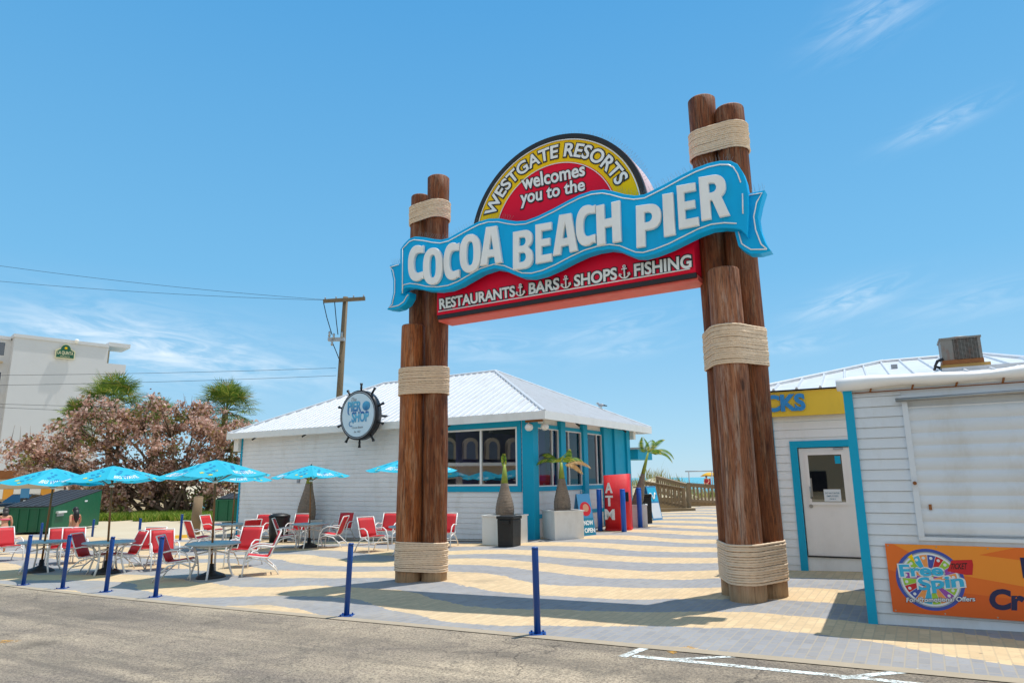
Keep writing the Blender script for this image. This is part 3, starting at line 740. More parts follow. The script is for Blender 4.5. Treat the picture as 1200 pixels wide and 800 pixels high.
# hanging return along the lower edge of the box sign, a shade paler
ri = inset(rib, .075)
neon(ri[:36], W_R+.012); neon(ri[40:], W_R+.012); neon([ri[36], ri[37]], W_R+.012); neon([ri[0], ri[-1]], W_R+.012)
li, rr_ = inset(lt, .06), inset(rt, .06)
neon([li[0], li[1], li[1]], W_R-.108); neon(li[3:10], W_R-.108); neon(li[9:] + li[:1], W_R-.108)
neon(rr_[0:7], W_R-.108); neon(rr_[6:], W_R-.108)
# raised white letters
Q = {1: lambda x, y: (445+x/5.7125, 250+y/5.714), 2: lambda x, y: (595+x/5.7125, 220+y/5.714), 3: lambda x, y: (750+x/5, 180+y/5)}
hero = [(1, 'C', (190, 226), (293, 205), (190, 462), (293, 446)), (1, 'O', (290, 240), (420, 222), (290, 484), (420, 470)), (1, 'C', (428, 208), (532, 188), (428, 454), (532, 436)), (1, 'O', (535, 152), (675, 128), (535, 407), (675, 386)), (1, 'A', (672, 100), (820, 76), (672, 352), (820, 328)),
        (2, 'B', (35, 297), (168, 272), (35, 552), (168, 532)), (2, 'E', (185, 248), (297, 228), (187, 510), (294, 490)), (2, 'A', (300, 190), (467, 162), (302, 457), (467, 420)), (2, 'C', (455, 132), (587, 104), (457, 402), (587, 376)), (2, 'H', (590, 122), (750, 85), (598, 388), (760, 358)),
        (3, 'P', (-25, 307), (122, 286), (-21, 552), (126, 528)), (3, 'I', (130, 240), (193, 228), (140, 488), (207, 474)), (3, 'E', (213, 190), (328, 168), (228, 443), (346, 420)), (3, 'R', (342, 140), (508, 112), (360, 394), (527, 360))]
for z, ch, *qs in hero:
    tl, tr, bl, br = [suv(*Q[z](*q), W_R+.06) for q in qs]
    lw = math.dist(bl, br); lh = math.dist(bl, tl)
    # map the unit glyph into the plane first, then give it body, so that its bevel stays even
    fn = quadmap([(0, 0), (1, 1)], tl, tr, bl, br, 0)
    loops = [[fn((x, y, 0))[:2] for x, y in lp] for lp in GL[ch]]
    vs, fs = curve_solid(loops, .075, .016, 2)
    mb = MB(SF); mb.add(vs, fs, lambda p: (p[0], p[1], p[2]+W_R+.038)); mb.build('raised_letter', M['sign_white'], rb)
# lower line of lettering with dark outline, anchors between
def outlined(mbw, mbd, txt, tl, tr, bl, br, w0, bold=.028, out=.075, grow=.0):
    vs, fs = text_solid(txt, .01, bold); mbw.add(vs, fs, quadmap(vs, tl, tr, bl, br, w0+.012))
    x0, x1, y0, y1 = bbox(vs); fn = quadmap(vs, tl, tr, bl, br, w0+.004)
    vd, fd = text_solid(txt, .006, bold+out); mbd.add(vd, fd, fn)
z6 = lambda x, y: suv(500+x/3.636, 270+y/3.633)
mw, md = MB(SF), MB(SF)
for txt, tl, tr, bl, br in [('RESTAURANTS', (55, 292), (377, 235), (57, 337), (379, 282)), ('BARS', (437, 225), (566, 200), (437, 275), (567, 252)), ('SHOPS', (629, 191), (811, 157), (630, 242), (813, 210)), ('FISHING', (884, 144), (1128, 102), (886, 198), (1130, 160))]:
    outlined(mw, md, txt, z6(*tl), z6(*tr), z6(*bl), z6(*br), .0)
for ax, ay, h in [(405, 255, 52), (598, 221, 54), (847, 178, 58)]:
    c = z6(ax, ay); s = abs(z6(ax, ay-h/2)[1]-z6(ax, ay+h/2)[1])
    for (mm, r, w) in ((mw, .024, .050), (md, .036, .008)):
        q = lambda x, y: (c[0]+x*s, c[1]+y*s, w)
        mm.tube([q(0, .28), q(0, -.45)], r*s*2.4, 6); mm.tube([q(-.2, .2), q(.2, .2)], r*s*2, 6)
        mm.tube([q(.09*math.cos(a*.5236), .38+.09*math.sin(a*.5236)) for a in range(12)], r*s*1.7, 6, closed=True)
        mm.tube([q(.36*math.cos(math.radians(a)), -.12+.36*math.sin(math.radians(a))) for a in range(195, 346, 10)], r*s*2.2, 6)
        for sg in (-1, 1): mm.tube([q(sg*.22, -.2), q(sg*.37, -.12), q(sg*.40, -.3)], r*s*2, 6)
lp = mw.build('panel_lettering', M['sign_white'], box); md.build('lettering_outline', M['black'], box)
# arch lettering
mw, md = MB(SF), MB(SF)
def arc_text(txt, a0, a1, r, h):
    vs, fs = text_solid(txt, .01, .022, spacing=1.02); vd, fd = text_solid(txt, .006, .085, spacing=1.02)
    x0, x1, y0, y1 = bbox(vs); hh = y1-y0
    def fn(w):
        def g(p):
            s = (p[0]-x0)/(x1-x0); a = math.radians(a0+(a1-a0)*s); rr = r+(p[1]-y0)/hh*h
            return (CX+rr*math.cos(a), CZ+rr*math.sin(a), w)
        return g
    mw.add(vs, fs, lambda p: (lambda q: (q[0], q[1], .012+p[2]))(fn(0)(p))); md.add(vd, fd, lambda p: (lambda q: (q[0], q[1], .004+p[2]))(fn(0)(p)))
arc_text('WESTGATE RESORTS', 158, 22, 1.345, .265)
for txt, tl, tr, bl, br in [('welcomes', (610.5, 206.5), (685.5, 190), (613, 223.2), (686, 206.4)), ]:
    outlined(mw, md, txt, suv(*tl), suv(*tr), suv(*bl), suv(*br), .0, .022, .06)
outlined(mw, md, 'you to the', suv(610, 224.5), suv(685.5, 208.5), suv(610.5, 245), suv(686, 228), .0, .022, .06)
mw.build('arch_lettering', M['sign_white'], can); md.build('lettering_outline', M['black'], can)
# anti-bird spikes
mb = MB(SF); rs = random.Random(3)
def spikes(path, w, h=.13, step=.05):
    mb = MB(SF)
    for a, b in zip(path, path[1:]):
        L = math.dist(a, b); k = max(1, int(L/step))
        for i in range(k):
            f = (i+.5)/k; x, y = a[0]+(b[0]-a[0])*f, a[1]+(b[1]-a[1])*f
            nx, ny = -(b[1]-a[1])/L, (b[0]-a[0])/L
            if ny < 0: nx, ny = -nx, -ny
            for s in (-1, 1):
                mb.tube([(x, y, w), (x+nx*h*.9+rs.uniform(-.02, .02), y+ny*h, w+s*.05)], .0016, 3, caps=False)
    mb.build('bird_spikes', M['wire'], sgn, recalc=False)
spikes(rib[3:14], W_R-.1); spikes(rib[22:33], W_R-.1); spikes([lt[0], lt[1]], W_R-.2); spikes([rt[0], rt[1]], W_R-.2)
spikes([(CX+1.8*math.cos(math.radians(a)), CZ+1.8*math.sin(math.radians(a))) for a in range(150, 15, -4)], -.2)

# ------------------------------------------------------------------ the pier shop
SC = gp(624, 632); ang = math.radians(148)
D1 = V((math.cos(ang), math.sin(ang), 0)); D2 = V((math.sin(ang), -math.cos(ang), 0))
SH = Fr((SC.x, SC.y, 0), D1, D2)                  # x along the front to the left, y back along the side, z up
FL, SL, EAVE = 14.1, 8.0, 3.72
shop = thing('pier_shop', 'white siding pier shop with white hipped metal roof and turquoise columns and trim', 'shop', (SC.x, SC.y, gz(SC.x)))
def fu(x, y=560):  # distance along the front wall of a survey sight
    p = onplane(x, y, SH.o, D2); return (p-SH.o).dot(D1), p.z
def su(x, y=560):
    p = onplane(x, y, SH.o, D1); return (p-SH.o).dot(D2), p.z
def siding(mb, u0, u1, z0, z1, out, holes=(), board=.165, lap=.013):
    """lapped boards on a wall along local x, standing towards local -y (out = sign)"""
    k = int((z1-z0)/board)+1
    for i in range(k):
        a, b = z0+i*board, min(z0+(i+1)*board, z1)
        if b-a < .01: continue
        cuts = [(u0, u1)]
        for hu0, hu1, hz0, hz1 in holes:
            if b > hz0+.01 and a < hz1-.01:
                nc = []
                for c0, c1 in cuts:
                    if hu0 > c0: nc.append((c0, min(c1, hu0)))
                    if hu1 < c1: nc.append((max(c0, hu1), c1))
                cuts = [c for c in nc if c[1]-c[0] > .005]
        for c0, c1 in cuts:
            sl_ = min(.009, (b-a)*.3); f_ = out*(lap+.012)
            mb.quad((c0, f_, a+sl_), (c1, f_, a+sl_), (c1, out*.012, b), (c0, out*.012, b))
            mb.quad((c0, out*.003, a+sl_), (c1, out*.003, a+sl_), (c1, f_, a+sl_), (c0, f_, a+sl_))
            mb.quad((c0, out*.003, a), (c1, out*.003, a), (c1, out*.003, a+sl_), (c0, out*.003, a+sl_))
            mb.quad((c0, out*.012, b), (c1, out*.012, b), (c1, out*.003, b), (c0, out*.003, b))
Z0 = -.55
# front wall with its window opening
w0u = fu(607.5)[0]; w1u = fu(521)[0]; wz0, wz1 = fu(565, 569.5)[1], fu(565, 502)[1]
hole = (w0u, w1u, wz0, wz1)
mb = MB(SH)
siding(mb, 0, FL, Z0, EAVE, -1, [hole])
mb.box((0, .0, Z0), (w0u, .12, EAVE)); mb.box((w1u, .0, Z0), (FL, .12, EAVE)); mb.box((w0u, .0, Z0), (w1u, .12, wz0)); mb.box((w0u, .0, wz1), (w1u, .12, EAVE))
mb.box((0, .121, Z0), (.12, .5, EAVE)); mb.box((FL-.12, .121, Z0), (FL, SL, EAVE)); mb.box((.12, SL-.12, Z0), (FL-.12, SL, EAVE))
wall = mb.build('wall', M['siding'], shop)
# window on the front
def window(fr, u0, u1, z0, z1, out, mull, parent, glass, fw=.055, wh=M['whiteframe']):
    mb = MB(fr)
    a, b = out*.045, -out*.06
    lo, hi = min(a, b), max(a, b)
    mb.box((u0, lo, z0), (u0+fw, hi, z1)); mb.box((u1-fw, lo, z0), (u1, hi, z1)); mb.box((u0+fw, lo, z0), (u1-fw, hi, z0+fw)); mb.box((u0+fw, lo, z1-fw), (u1-fw, hi, z1))
    for q in mull: mb.box((q-fw*.55, lo+.002, z0+fw), (q+fw*.55, hi-.002, z1-fw))
    f = mb.build('window_frame', wh, parent)
    mb = MB(fr); mb.quad((u0+fw*.5, 0, z0+fw*.5), (u1-fw*.5, 0, z0+fw*.5), (u1-fw*.5, 0, z1-fw*.5), (u0+fw*.5, 0, z1-fw*.5)); mb.build('glass_pane', glass, f, recalc=False)
    return f
window(SH, w0u+.01, w1u-.01, wz0+.01, wz1-.01, -1, [fu(564)[0]], shop, M['glass'])
tw = fu(607.5)[0]-fu(611.5)[0]
mb = MB(SH); t0, t1 = w0u-abs(tw)-.02, w1u+.2; b0 = fu(565, 576)[1]; b1 = wz1+.19
mb.box((t0, -.06, b0), (w0u, -.0, b1)); mb.box((w1u, -.06, b0), (t1, 0, b1)); mb.box((w0u, -.06, b0), (w1u, 0, wz0)); mb.box((w0u, -.06, wz1), (w1u, 0, b1))
mb.build('window_trim', M['teal'], shop)
mb = MB(SH); mb.box((FL-.02, -.05, Z0), (FL+.06, .30, EAVE)); mb.build('corner_trim', M['teal'], shop)
# side wall: columns, windows, panels
cols = [(618, 631), (658, 671), (694.5, 706), (724, 735), (737, 745), (752, 759)]
SS = Fr((SC.x, SC.y, 0), D2, -D1)               # x back along the side, y outwards
uc = []
for k, (a, b) in enumerate(cols):
    u = su((a+b)/2+2.5)[0] if k else .10
    uc.append(u)
# centre of a column standing .26 m proud
uc = [0.06, 1.93, 3.62, 5.35, 6.35, 7.55]
for u in uc:
    mb = MB(SS); mb.box((u-.17, -.02 if u > .2 else -.26, Z0), (u+.17, .14, EAVE-.02)); mb.build('column', M['teal'], shop, bevel=.012)
sz0, sz1 = 1.58, 3.42; zr0, zr1 = .62, .74
mb = MB(SS)
mb.box((.33, -.10, Z0), (5.18, .0, 1.44)); mb.box((.33, -.10, sz1+.06), (SL, 0, EAVE)); mb.box((5.18, -.1, Z0), (SL, 0, sz1+.06))
siding(mb, .33, 5.18, Z0, 1.44, 1, board=.2, lap=.012)
mb.build('side_wall', M['white'], shop)
for a, b in ((.33, 1.76), (2.10, 3.45), (3.79, 5.18)):
    for lo_, hi_, y_, nm_ in ((1.44, sz0, -.09, 'window_sill'), (zr0, zr1, 0, 'wall_rail'), (sz1, sz1+.12, -.09, 'window_head')):
        mb = MB(SS); mb.box((a, y_, lo_), (b, .05, hi_)); mb.build(nm_, M['teal'], shop)
mb = MB(SS); mb.box((5.52, .001, Z0), (6.18, .06, EAVE-.03)); mb.box((6.52, .001, Z0), (7.38, .06, EAVE-.03)); mb.build('wall_panel', M['teal'], shop)
for a, b, q in ((.33, 1.76, 1.32), (2.10, 3.45, 2.5), (3.79, 5.18, 4.75)): window(SS, a, b, sz0, sz1, 1, [q], shop, M['glass_side'], .035)
# interior: floor, ceiling, partitions with the purple room light in their colour, a rail with hanging shirts, counter
mb = MB(SH); mb.box((.13, .13, .12), (FL-.13, SL-.13, .2)); mb.build('shop_floor', M['floor_in'], shop)
mb = MB(SH); mb.box((.13, .13, 3.5), (FL-.13, SL-.13, 3.56)); mb.build('ceiling', M['dark'], shop)
mb = MB(SH); mb.box((3.2, .5, .2), (3.3, SL-.2, 3.5)); mb.box((1.4, 2.6, .2), (1.46, 3.4, 3.5)); mb.box((1.7, 4.6, .2), (1.76, 5.4, 3.5)); mb.box((.9, 1.2, .2), (.96, 1.9, 3.4)); mb.build('partition', M['purple'], shop)
mb = MB(SH); mb.box((.5, 1.4, .2), (1.0, 2.0, 1.75)); mb.build('counter', M['pink'], shop)
mb = MB(SH); mb.box((1.3, 2.2, .2), (1.36, 2.58, 3.3)); mb.box((1.2, 5.5, .2), (1.9, 5.7, 2.9)); mb.box((7.5, 4.0, .2), (9, 4.5, 2.4)); mb.build('display_unit', M['dark'], shop)
mb = MB(SH)
for k in range(5): mb.box((1.0+.02*k, 3.3+.22*k, 2.1), (1.3, 3.36+.22*k, 2.75))
mb.build('hanging_shirt', M['print_teal'], shop)
for k, (a, b) in enumerate([(.8, 2.2), (1.8, 2.3), (2.3, 1.2), (1.2, 4.8)]):
    mb = MB(SH); mb.cyl((a, b, 3.49), (a, b, 3.42), .06, .08, 10); mb.build('ceiling_lamp', M['whiteframe'], shop)
# roof
ox, oy = .78, .48; RL = FL+ox+.42; RW = SL+2*oy
A = (-ox, -oy); apx = (4.75-ox, SL/2); apl = (FL+.42-4.6, SL/2); ZE, ZR = EAVE+.10, 6.06
q = [(-ox, -oy), (FL+.42, -oy), (FL+.42, SL+oy), (-ox, SL+oy)]
def roof(mb, q, r0, r1, ze, zr, th=.05):
    c = [(x, y, ze) for x, y in q]; R0, R1 = (*r0, zr), (*r1, zr)
    mb.quad(c[0], c[1], R1, R0); mb.face([mb._p(p) for p in (c[1], c[2], R1)]); mb.quad(c[2], c[3], R0, R1); mb.face([mb._p(p) for p in (c[3], c[0], R0)])
    mb.quad(*[(x, y, ze-.002) for x, y in q])
    return c, R0, R1
mb = MB(SH); cc, R0, R1 = roof(mb, q, apx, apl, ZE, ZR)
# raised ribs running up each slope
def ribs(mb, a, b, top0, top1, step=.30, r=.022):
    """a-b is the eave, top0/top1 the ridge ends above a and b"""
    a, b, top0, top1 = V(a), V(b), V(top0), V(top1); L = (b-a).length; e = (b-a)/L
    m0 = (top0-a).dot(e); m1 = (top1-a).dot(e)
    up = ((top0-a)-e*m0); nrm = e.cross(up).normalized()
    if nrm.z < 0: nrm = -nrm
    x = step*.5
    while x < L:
        k = x/m0 if x < m0 else 1 if x <= m1 else (L-x)/(L-m1)
        k = max(0, min(1, k))
        p0 = a+e*x; p1 = p0+up*k
        s = e*r; h = nrm*.04
        i = [mb._p(p) for p in (p0-s*1.6, p0+s*1.6, p0+s*.7+h, p0-s*.7+h, p1-s*1.6, p1+s*1.6, p1+s*.7+h, p1-s*.7+h)]
        for f in ((0, 1, 2, 3), (1, 5, 6, 2), (2, 6, 7, 3), (3, 7, 4, 0), (4, 7, 6, 5)): mb.face([i[j] for j in f])
        x += step
ribs(mb, cc[0], cc[1], R0, R1); ribs(mb, cc[3], cc[0], (R0[0], R0[1], R0[2]), (R0[0], R0[1], R0[2])); ribs(mb, cc[1], cc[2], R1, R1)
rf = mb.build('roof', M['metal_roof'], shop, recalc=False)
mb = MB(SH)
for a, b in ((cc[0], R0), (cc[3], R0), (cc[1], R1), (cc[2], R1), (R0, R1)):
    a, b = V(a), V(b); mb.tube([a+V((0, 0, .02)), b+V((0, 0, .03))], .055, 6, smooth=False)
mb.build('ridge_cap', M['metal_roof'], rf)
mb = MB(SH); x0, y0 = q[0]; x1, y1 = q[2]
mb.box((x0-.03, y0-.03, EAVE-.13), (x1+.03, y0, ZE+.02)); mb.box((x0-.03, y0, EAVE-.13), (x0, y1, ZE+.02)); mb.box((x1, y0, EAVE-.13), (x1+.03, y1, ZE+.02)); mb.box((x0, y1, EAVE-.13), (x1, y1+.03, ZE+.02))
mb.build('fascia', M['white'], shop)
mb = MB(SH); mb.box((x0+.001, y0+.001, EAVE-.01), (x1-.001, y1-.001, EAVE+.03)); mb.build('soffit', M['white'], shop)
# small porch roof end behind
mb = MB(SS); mb.box((8.0, -1.4, 2.55), (9.6, .35, 2.95)); mb.build('rear_canopy', M['teal'], shop)
mb = MB(SS); mb.box((7.9, -1.5, 2.952), (9.75, .5, 3.03)); mb.build('rear_canopy_roof', M['metal_roof'], shop)
mb = MB(SS); mb.box((7.72, .02, 3.35), (7.95, .3, 3.68)); mb.build('wall_box', M['white'], shop)
# floodlights under the eave and small cameras
for (x, y, z) in ((-.12, -.30, 3.38), (-.48, .05, 3.40)):
    mb = MB(SH); mb.ball((x, y, z), (.13, .13, .12), 7); mb.cyl((x, y, z+.05), (x+.1, y+.12, z+.22), .02); mb.build('floodlight', M['white'], shop)
mb = MB(SH); mb.box((-.62, -.36, 3.53), (-.02, -.30, 3.60)); mb.build('lamp_bar', M['rust'], shop)
for (uu) in (2.9, 6.6, 9.9, 12.9):
    mb = MB(SH); mb.tube([(uu, -.32, EAVE-.02), (uu, -.34, EAVE-.12), (uu+.12, -.4, EAVE-.2)], .035, 6); mb.build('camera_bracket', M['black_base'], shop)
for (uu) in (2.1, 6.1):
    mb = MB(SS); mb.tube([(uu, .5, EAVE-.02), (uu, .56, EAVE-.1), (uu+.1, .62, EAVE-.18)], .035, 6); mb.build('camera_bracket', M['black_base'], shop)
mb = MB(SH); mb.box((fu(351)[0]-.06, -.08, 1.78), (fu(351)[0]+.06, -.02, 1.98)); mb.build('outlet_box', M['print_grey'], shop)
mb = MB(SH); mb.box((FL+.07, -.2, 3.1), (FL+.35, .05, 3.62)); mb.build('meter_box', M['white'], shop)

# ship-wheel shop sign standing out from the eave
wc = onplane(419.5, 486, SH((0, -.95, 0)), D2); WRD = .88
WFm = Fr(wc, -D1, (0, 0, 1), -D2)
wh = thing('shop_sign', 'round ship wheel sign with black rim and pale face reading Pier Shop', 'sign', wc)
mb = MB(WFm); mb.cyl((0, 0, -.27), (0, 0, 0), WRD, WRD, 56); mb.build('drum', M['wheel_black'], wh)
mb = MB(WFm); mb.cyl((0, 0, .0), (0, 0, .012), WRD*.875, WRD*.875, 56); face = mb.build('face', M['wheel_face'], wh)
mb = MB(WFm); mb.tube([(WRD*.925*math.cos(k*PI/32), WRD*.925*math.sin(k*PI/32), .012) for k in range(64)], .015, 6, closed=True); mb.build('rim_ring', M['print_grey'], wh)
for k in range(10):
    a = math.radians(90+36*k); mb = MB(WFm); c, s_ = math.cos(a), math.sin(a)
    mb.tube([(c*WRD*.98, s_*WRD*.98, -.12), (c*WRD*1.09, s_*WRD*1.09, -.12), (c*WRD*1.17, s_*WRD*1.17, -.12), (c*WRD*1.30, s_*WRD*1.30, -.12)], [.025, .045, .035, .055], 8); mb.build('spoke_handle', M['wheel_black'], wh)
m, t, p = newmat('print_blue_gradient'); ob = t.obj(); sp = t.n('ShaderNodeSeparateXYZ'); t.l(ob, sp.inputs[0])
t.l(t.ramp(t.math('FRACT', t.math('MULTIPLY_ADD', sp.outputs[2], 1.9, .92)), [(.0, lin(0x1e5fa8)), (.8, lin(0x5fb8d8))]), p.inputs['Base Color']); M['wheel_ink'] = m
mb = MB(WFm)
put_text(mb, 'PIER', -.50, .13, .36, .66, .022, .012, .03)
put_text(mb, 'SHOP', -.28, -.25, .36, .82, .022, .012, .03)
mb.ball((.40, .30, .018), (.19, .17, .016), 8)
for k in range(-2, 3): mb.tube([(.40, .14, .03), (.40+.075*k, .43-abs(k)*.02, .03)], .012, 5)
mb.tube([(-.30+.1*math.cos(a*.4), -.30+.09*math.sin(a*.4), .022) for a in range(0, 14)], .014, 5)
mb.tube([(-.46, .47), (-.46, .1)][:0] or [(-.47, .48, .022), (-.47, .08, .022), (-.40, .02, .022)], .02, 5)
mb.tube([(.1, .14, .022), (.2, .06, .022), (.33, .03, .022)], .014, 5)
mb.build('lettering', m, face)
mb = MB(WFm); put_text(mb, 'The', -.34, .50, .13, .26, .02, .006, .0, shear=.35); put_text(mb, 'Cocoa Beach', 0, -.47, .07, .52, .02, .006, .0, 'C', shear=.35); put_text(mb, 'Est. 1962', 0, -.62, .065, .3, .02, .006, .0, 'C', shear=.3); mb.build('script_lettering', M['print_grey'], face)
mb = MB(WFm); mb.box((-.5, -.05, -1.35), (-.42, .03, -.38)); mb.box((.42, -.05, -1.35), (.5, .03, -.38)); mb.build('bracket', M['wheel_black'], wh)

# ------------------------------------------------------------------ white kiosk at the right
KC = gp(1018, 730); ka = math.radians(-29); KX = V((math.cos(ka), math.sin(ka), 0)); KY = V((-math.sin(ka), math.cos(ka), 0))
KF = Fr((KC.x, KC.y, 0), KX, KY); KN = -KY
KL, KD = 4.2, 2.7
kz0, kz1 = gz(KC.x)-.02, 2.84
kiosk = thing('kiosk', 'white corrugated metal kiosk with roller shutter, turquoise corner and rolled white awning', 'kiosk', KC)
def ku(x, y): p = onplane(x, y, KF.o, KY); return (p-KF.o).dot(KX), p.z
sh0u = ku(1056, 470)[0]; shz1 = ku(1060, 469)[1]; shz0 = ku(1074, 628)[1]
def wavy(mb, u0, u1, z0, z1, pitch, depth, out=-1, y0=0, n=8, kind='roll'):
    """horizontally corrugated sheet"""
    N = int((z1-z0)/pitch*n); pr = []
    for i in range(N+1):
        z = z0+(z1-z0)*i/N; f = ((z-z0)/pitch) % 1
        d = depth*(abs(math.sin(PI*f))**.7) if kind == 'roll' else depth*(1-f)
        pr.append((z, y0+out*d))
    mb.smooth = True
    for (za, ya), (zb, yb) in zip(pr, pr[1:]): mb.quad((u0, ya, za), (u1, ya, za), (u1, yb, zb), (u0, yb, zb))
    mb.smooth = False
mb = MB(KF)
siding(mb, .10, sh0u, kz0+.02, kz1, -1, board=.125, lap=.014); siding(mb, sh0u, KL, kz0+.02, shz0-.04, -1, board=.125, lap=.014); mb.box((sh0u, -.01, shz1+.0), (KL, .1, kz1))
mb.box((0.02, .0, kz0-.2), (KL, .1, shz0)); mb.box((.02, .0, shz0), (sh0u, .1, kz1)); mb.box((0.02, .1, kz0-.2), (.1, KD, kz1)); mb.box((KL-.1, .1, kz0-.2), (KL, KD, kz1)); mb.box((.1, KD-.1, kz0-.2), (KL-.1, KD, kz1))
mb.build('wall', M['kiosk'], kiosk, recalc=False)
mb = MB(KF); wavy(mb, sh0u+.06, KL, shz0+.02, shz1-.08, .145, .024, y0=.008, kind='roll'); mb.box((sh0u+.06, .02, shz0), (KL, .06, shz1)); sht = mb.build('roller_shutter', M['kiosk'], kiosk, recalc=False)
mb = MB(KF); mb.box((sh0u, -.05, shz0), (sh0u+.06, .02, shz1)); mb.box((sh0u-.03, -.06, shz1), (KL, .02, shz1+.05)); mb.box((sh0u, -.045, shz0-.04), (KL, .02, shz0)); mb.build('shutter_frame', M['kiosk'], kiosk)
mb = MB(KF); mb.tube([(sh0u-.06, -.085, shz1-.0), (sh0u+1.2, -.085, shz1+.015), (KL, -.085, shz1+.005)], .022, 8); mb.build('awning_rail', M['steel'], kiosk)
mb = MB(KF); mb.cyl((sh0u+.03, -.05, 1.72), (sh0u+.03, -.10, 1.72), .02); mb.box((sh0u+.14, -.02, 1.42), (sh0u+.17, .0, 1.48)); mb.build('latch', M['rust'], kiosk)
mb = MB(KF); mb.box((-.0, -.055, kz0-.15), (.10, .015, kz1)); mb.box((0, .016, kz0-.15), (.018, .12, kz1)); mb.build('corner_trim', M['teal'], kiosk)
mb = MB(KF); mb.box((-.02, -.03, kz1), (KL, KD, kz1+.06)); mb.build('roof', M['white'], kiosk)
# the rolled-up awning lying along the top of the wall
mb = MB(KF); path = []; rr = []
for k in range(25):
    f = k/24; path.append((-.06+(KL+.06)*f, -.05-.03*math.sin(f*9), kz1+.075+.012*math.sin(f*14)+.03*f)); rr.append(.062+.014*math.sin(f*11+1)+.01*math.sin(f*31)+.03*f)
mb.tube(path, rr, 14); mb.build('rolled_awning', M['awning'], kiosk)
mb = MB(KF)
for k in range(9): mb.tube([(.3+.44*k, -.07, kz1-.03), (.32+.44*k, -.075, kz1+.03)], .012, 5)
mb.tube([(.1, -.05, kz1-.035), (KL, -.05, kz1-.02)], .008, 5); mb.build('lacing', M['rust'], kiosk)

# advertising banner on the kiosk wall
BX0 = ku(1037, 636)[0]; BZ1 = ku(1037, 636)[1]; BZ0 = ku(1041, 715)[1]; BH = BZ1-BZ0; BL = 2.0
BF = Fr(KF((BX0, -.045, BZ0)), KX, (0, 0, 1), KN)
ban = thing('banner', 'orange advertising banner with prize wheel print reading Free Spin on the kiosk wall', 'banner', BF((0, 0, 0)))
mb = MB(BF); mb.box((0, 0, 0), (BL, BH, .008)); mb.build('sheet', M['banner'], ban)
mb = MB(BF); mb.prism([(.0, 0), (BL, 0), (BL, BH*.22), (.62, BH*.34), (0, BH*.62)], .0085, .0095); mb.build('printed_shape', M['banner_d'], ban)
mb = MB(BF); mb.prism([(.08, BH), (.62, BH*.6), (BL, BH*.32), (BL, BH*.72), (.9, BH*.88), (1.25, BH)], .0085, .0095); mb.build('printed_shape', M['banner_l'], ban)
bq = lambda x, y: ((x-38)/(1046/170.)/85., (582-y)/(1046/170.)/85.)     # the print's own sheet, metres
def bpt(x, y): u, v = ku(1030+x/6.153, 620+y/6.153); return (u-BX0, v-BZ0)
c = bpt(365, 355); R_ = abs(bpt(365, 135)[1]-bpt(365, 575)[1])/2
def fan(mb, a0, a1, r0, r1, w, n=6):
    pts = [(c[0]+r1*math.cos(math.radians(a0+(a1-a0)*k/n)), c[1]+r1*math.sin(math.radians(a0+(a1-a0)*k/n))) for k in range(n+1)]
    pts += [(c[0]+r0*math.cos(math.radians(a1+(a0-a1)*k/n)), c[1]+r0*math.sin(math.radians(a1+(a0-a1)*k/n))) for k in range(n+1)]
    mb.prism(pts, .009, w)
mb = MB(BF); mb.cyl((c[0], c[1], .0095), (c[0], c[1], .0105), R_, R_, 60); whl = mb.build('printed_wheel', M['print_blue'], ban)
mb = MB(BF); mb.cyl((c[0], c[1], .0095), (c[0], c[1], .0112), R_*.90, R_*.90, 60); mb.build('wheel_ring', M['print_grey'], whl)
mb = MB(BF); mb.cyl((c[0], c[1], .0095), (c[0], c[1], .0118), R_*.86, R_*.86, 60); mb.build('wheel_ring', M['plate'], whl)
seg = ['print_orange', 'print_purple', 'print_lime', 'print_red', 'print_blue', 'print_orange', 'print_cyan', 'print_lime']
for k in range(20):
    mb = MB(BF); fan(mb, 18*k, 18*k+17, R_*.12, R_*.80, .0125); mb.build('wheel_segment', M[seg[k % 8]], whl)
for k in range(20):
    mb = MB(BF); a = math.radians(18*k+9); mb.cyl((c[0]+R_*.70*math.cos(a), c[1]+R_*.70*math.sin(a), .012), (c[0]+R_*.70*math.cos(a), c[1]+R_*.70*math.sin(a), .0131), R_*.05, R_*.05, 10)
    mb.build('wheel_peg', M['plate'], whl)
pp = [bpt(262, 235), bpt(205, 195), bpt(236, 172)]; mb = MB(BF); mb.prism(pp, .0125, .0138); mb.build('wheel_pointer', M['sign_yellow'], whl)
mw, mc = MB(BF), MB(BF)
for txt, tl, tr, bl, br in [('Free', (140, 248), (455, 248), (155, 336), (465, 328)), ('Spin', (275, 342), (600, 318), (292, 462), (618, 432))]:
    vs, fs = text_solid(txt, .001, .035); q4 = [bpt(*q) for q in (tl, tr, bl, br)]
    mc.add(vs, fs, quadmap(vs, *q4, .0168)); vd, fd = text_solid(txt, .001, .10); mw.add(vd, fd, quadmap(vs, *q4, .0155))
mw.build('lettering_outline', M['plate'], ban); mc.build('lettering', M['print_cyan'], ban)
tk = [bpt(*q) for q in ((520, 218), (668, 214), (676, 250), (670, 322), (628, 322), (490, 296))]; mb = MB(BF); mb.prism(tk, .0125, .0145); tkt = mb.build('ticket', M['print_red'], ban)
mb = MB(BF); vs, fs = text_solid('TICKET', .001, .02); mb.add(vs, fs, quadmap(vs, bpt(517, 240), bpt(632, 236), bpt(510, 280), bpt(630, 282), .0155)); mb.build('lettering', M['black'], tkt)
mb = MB(BF); md = MB(BF); vs, fs = text_solid('For Promotional Offers', .001, .025); vd, fd = text_solid('For Promotional Offers', .001, .07); q4 = [bpt(*q) for q in ((198, 484), (688, 476), (198, 518), (690, 510))]
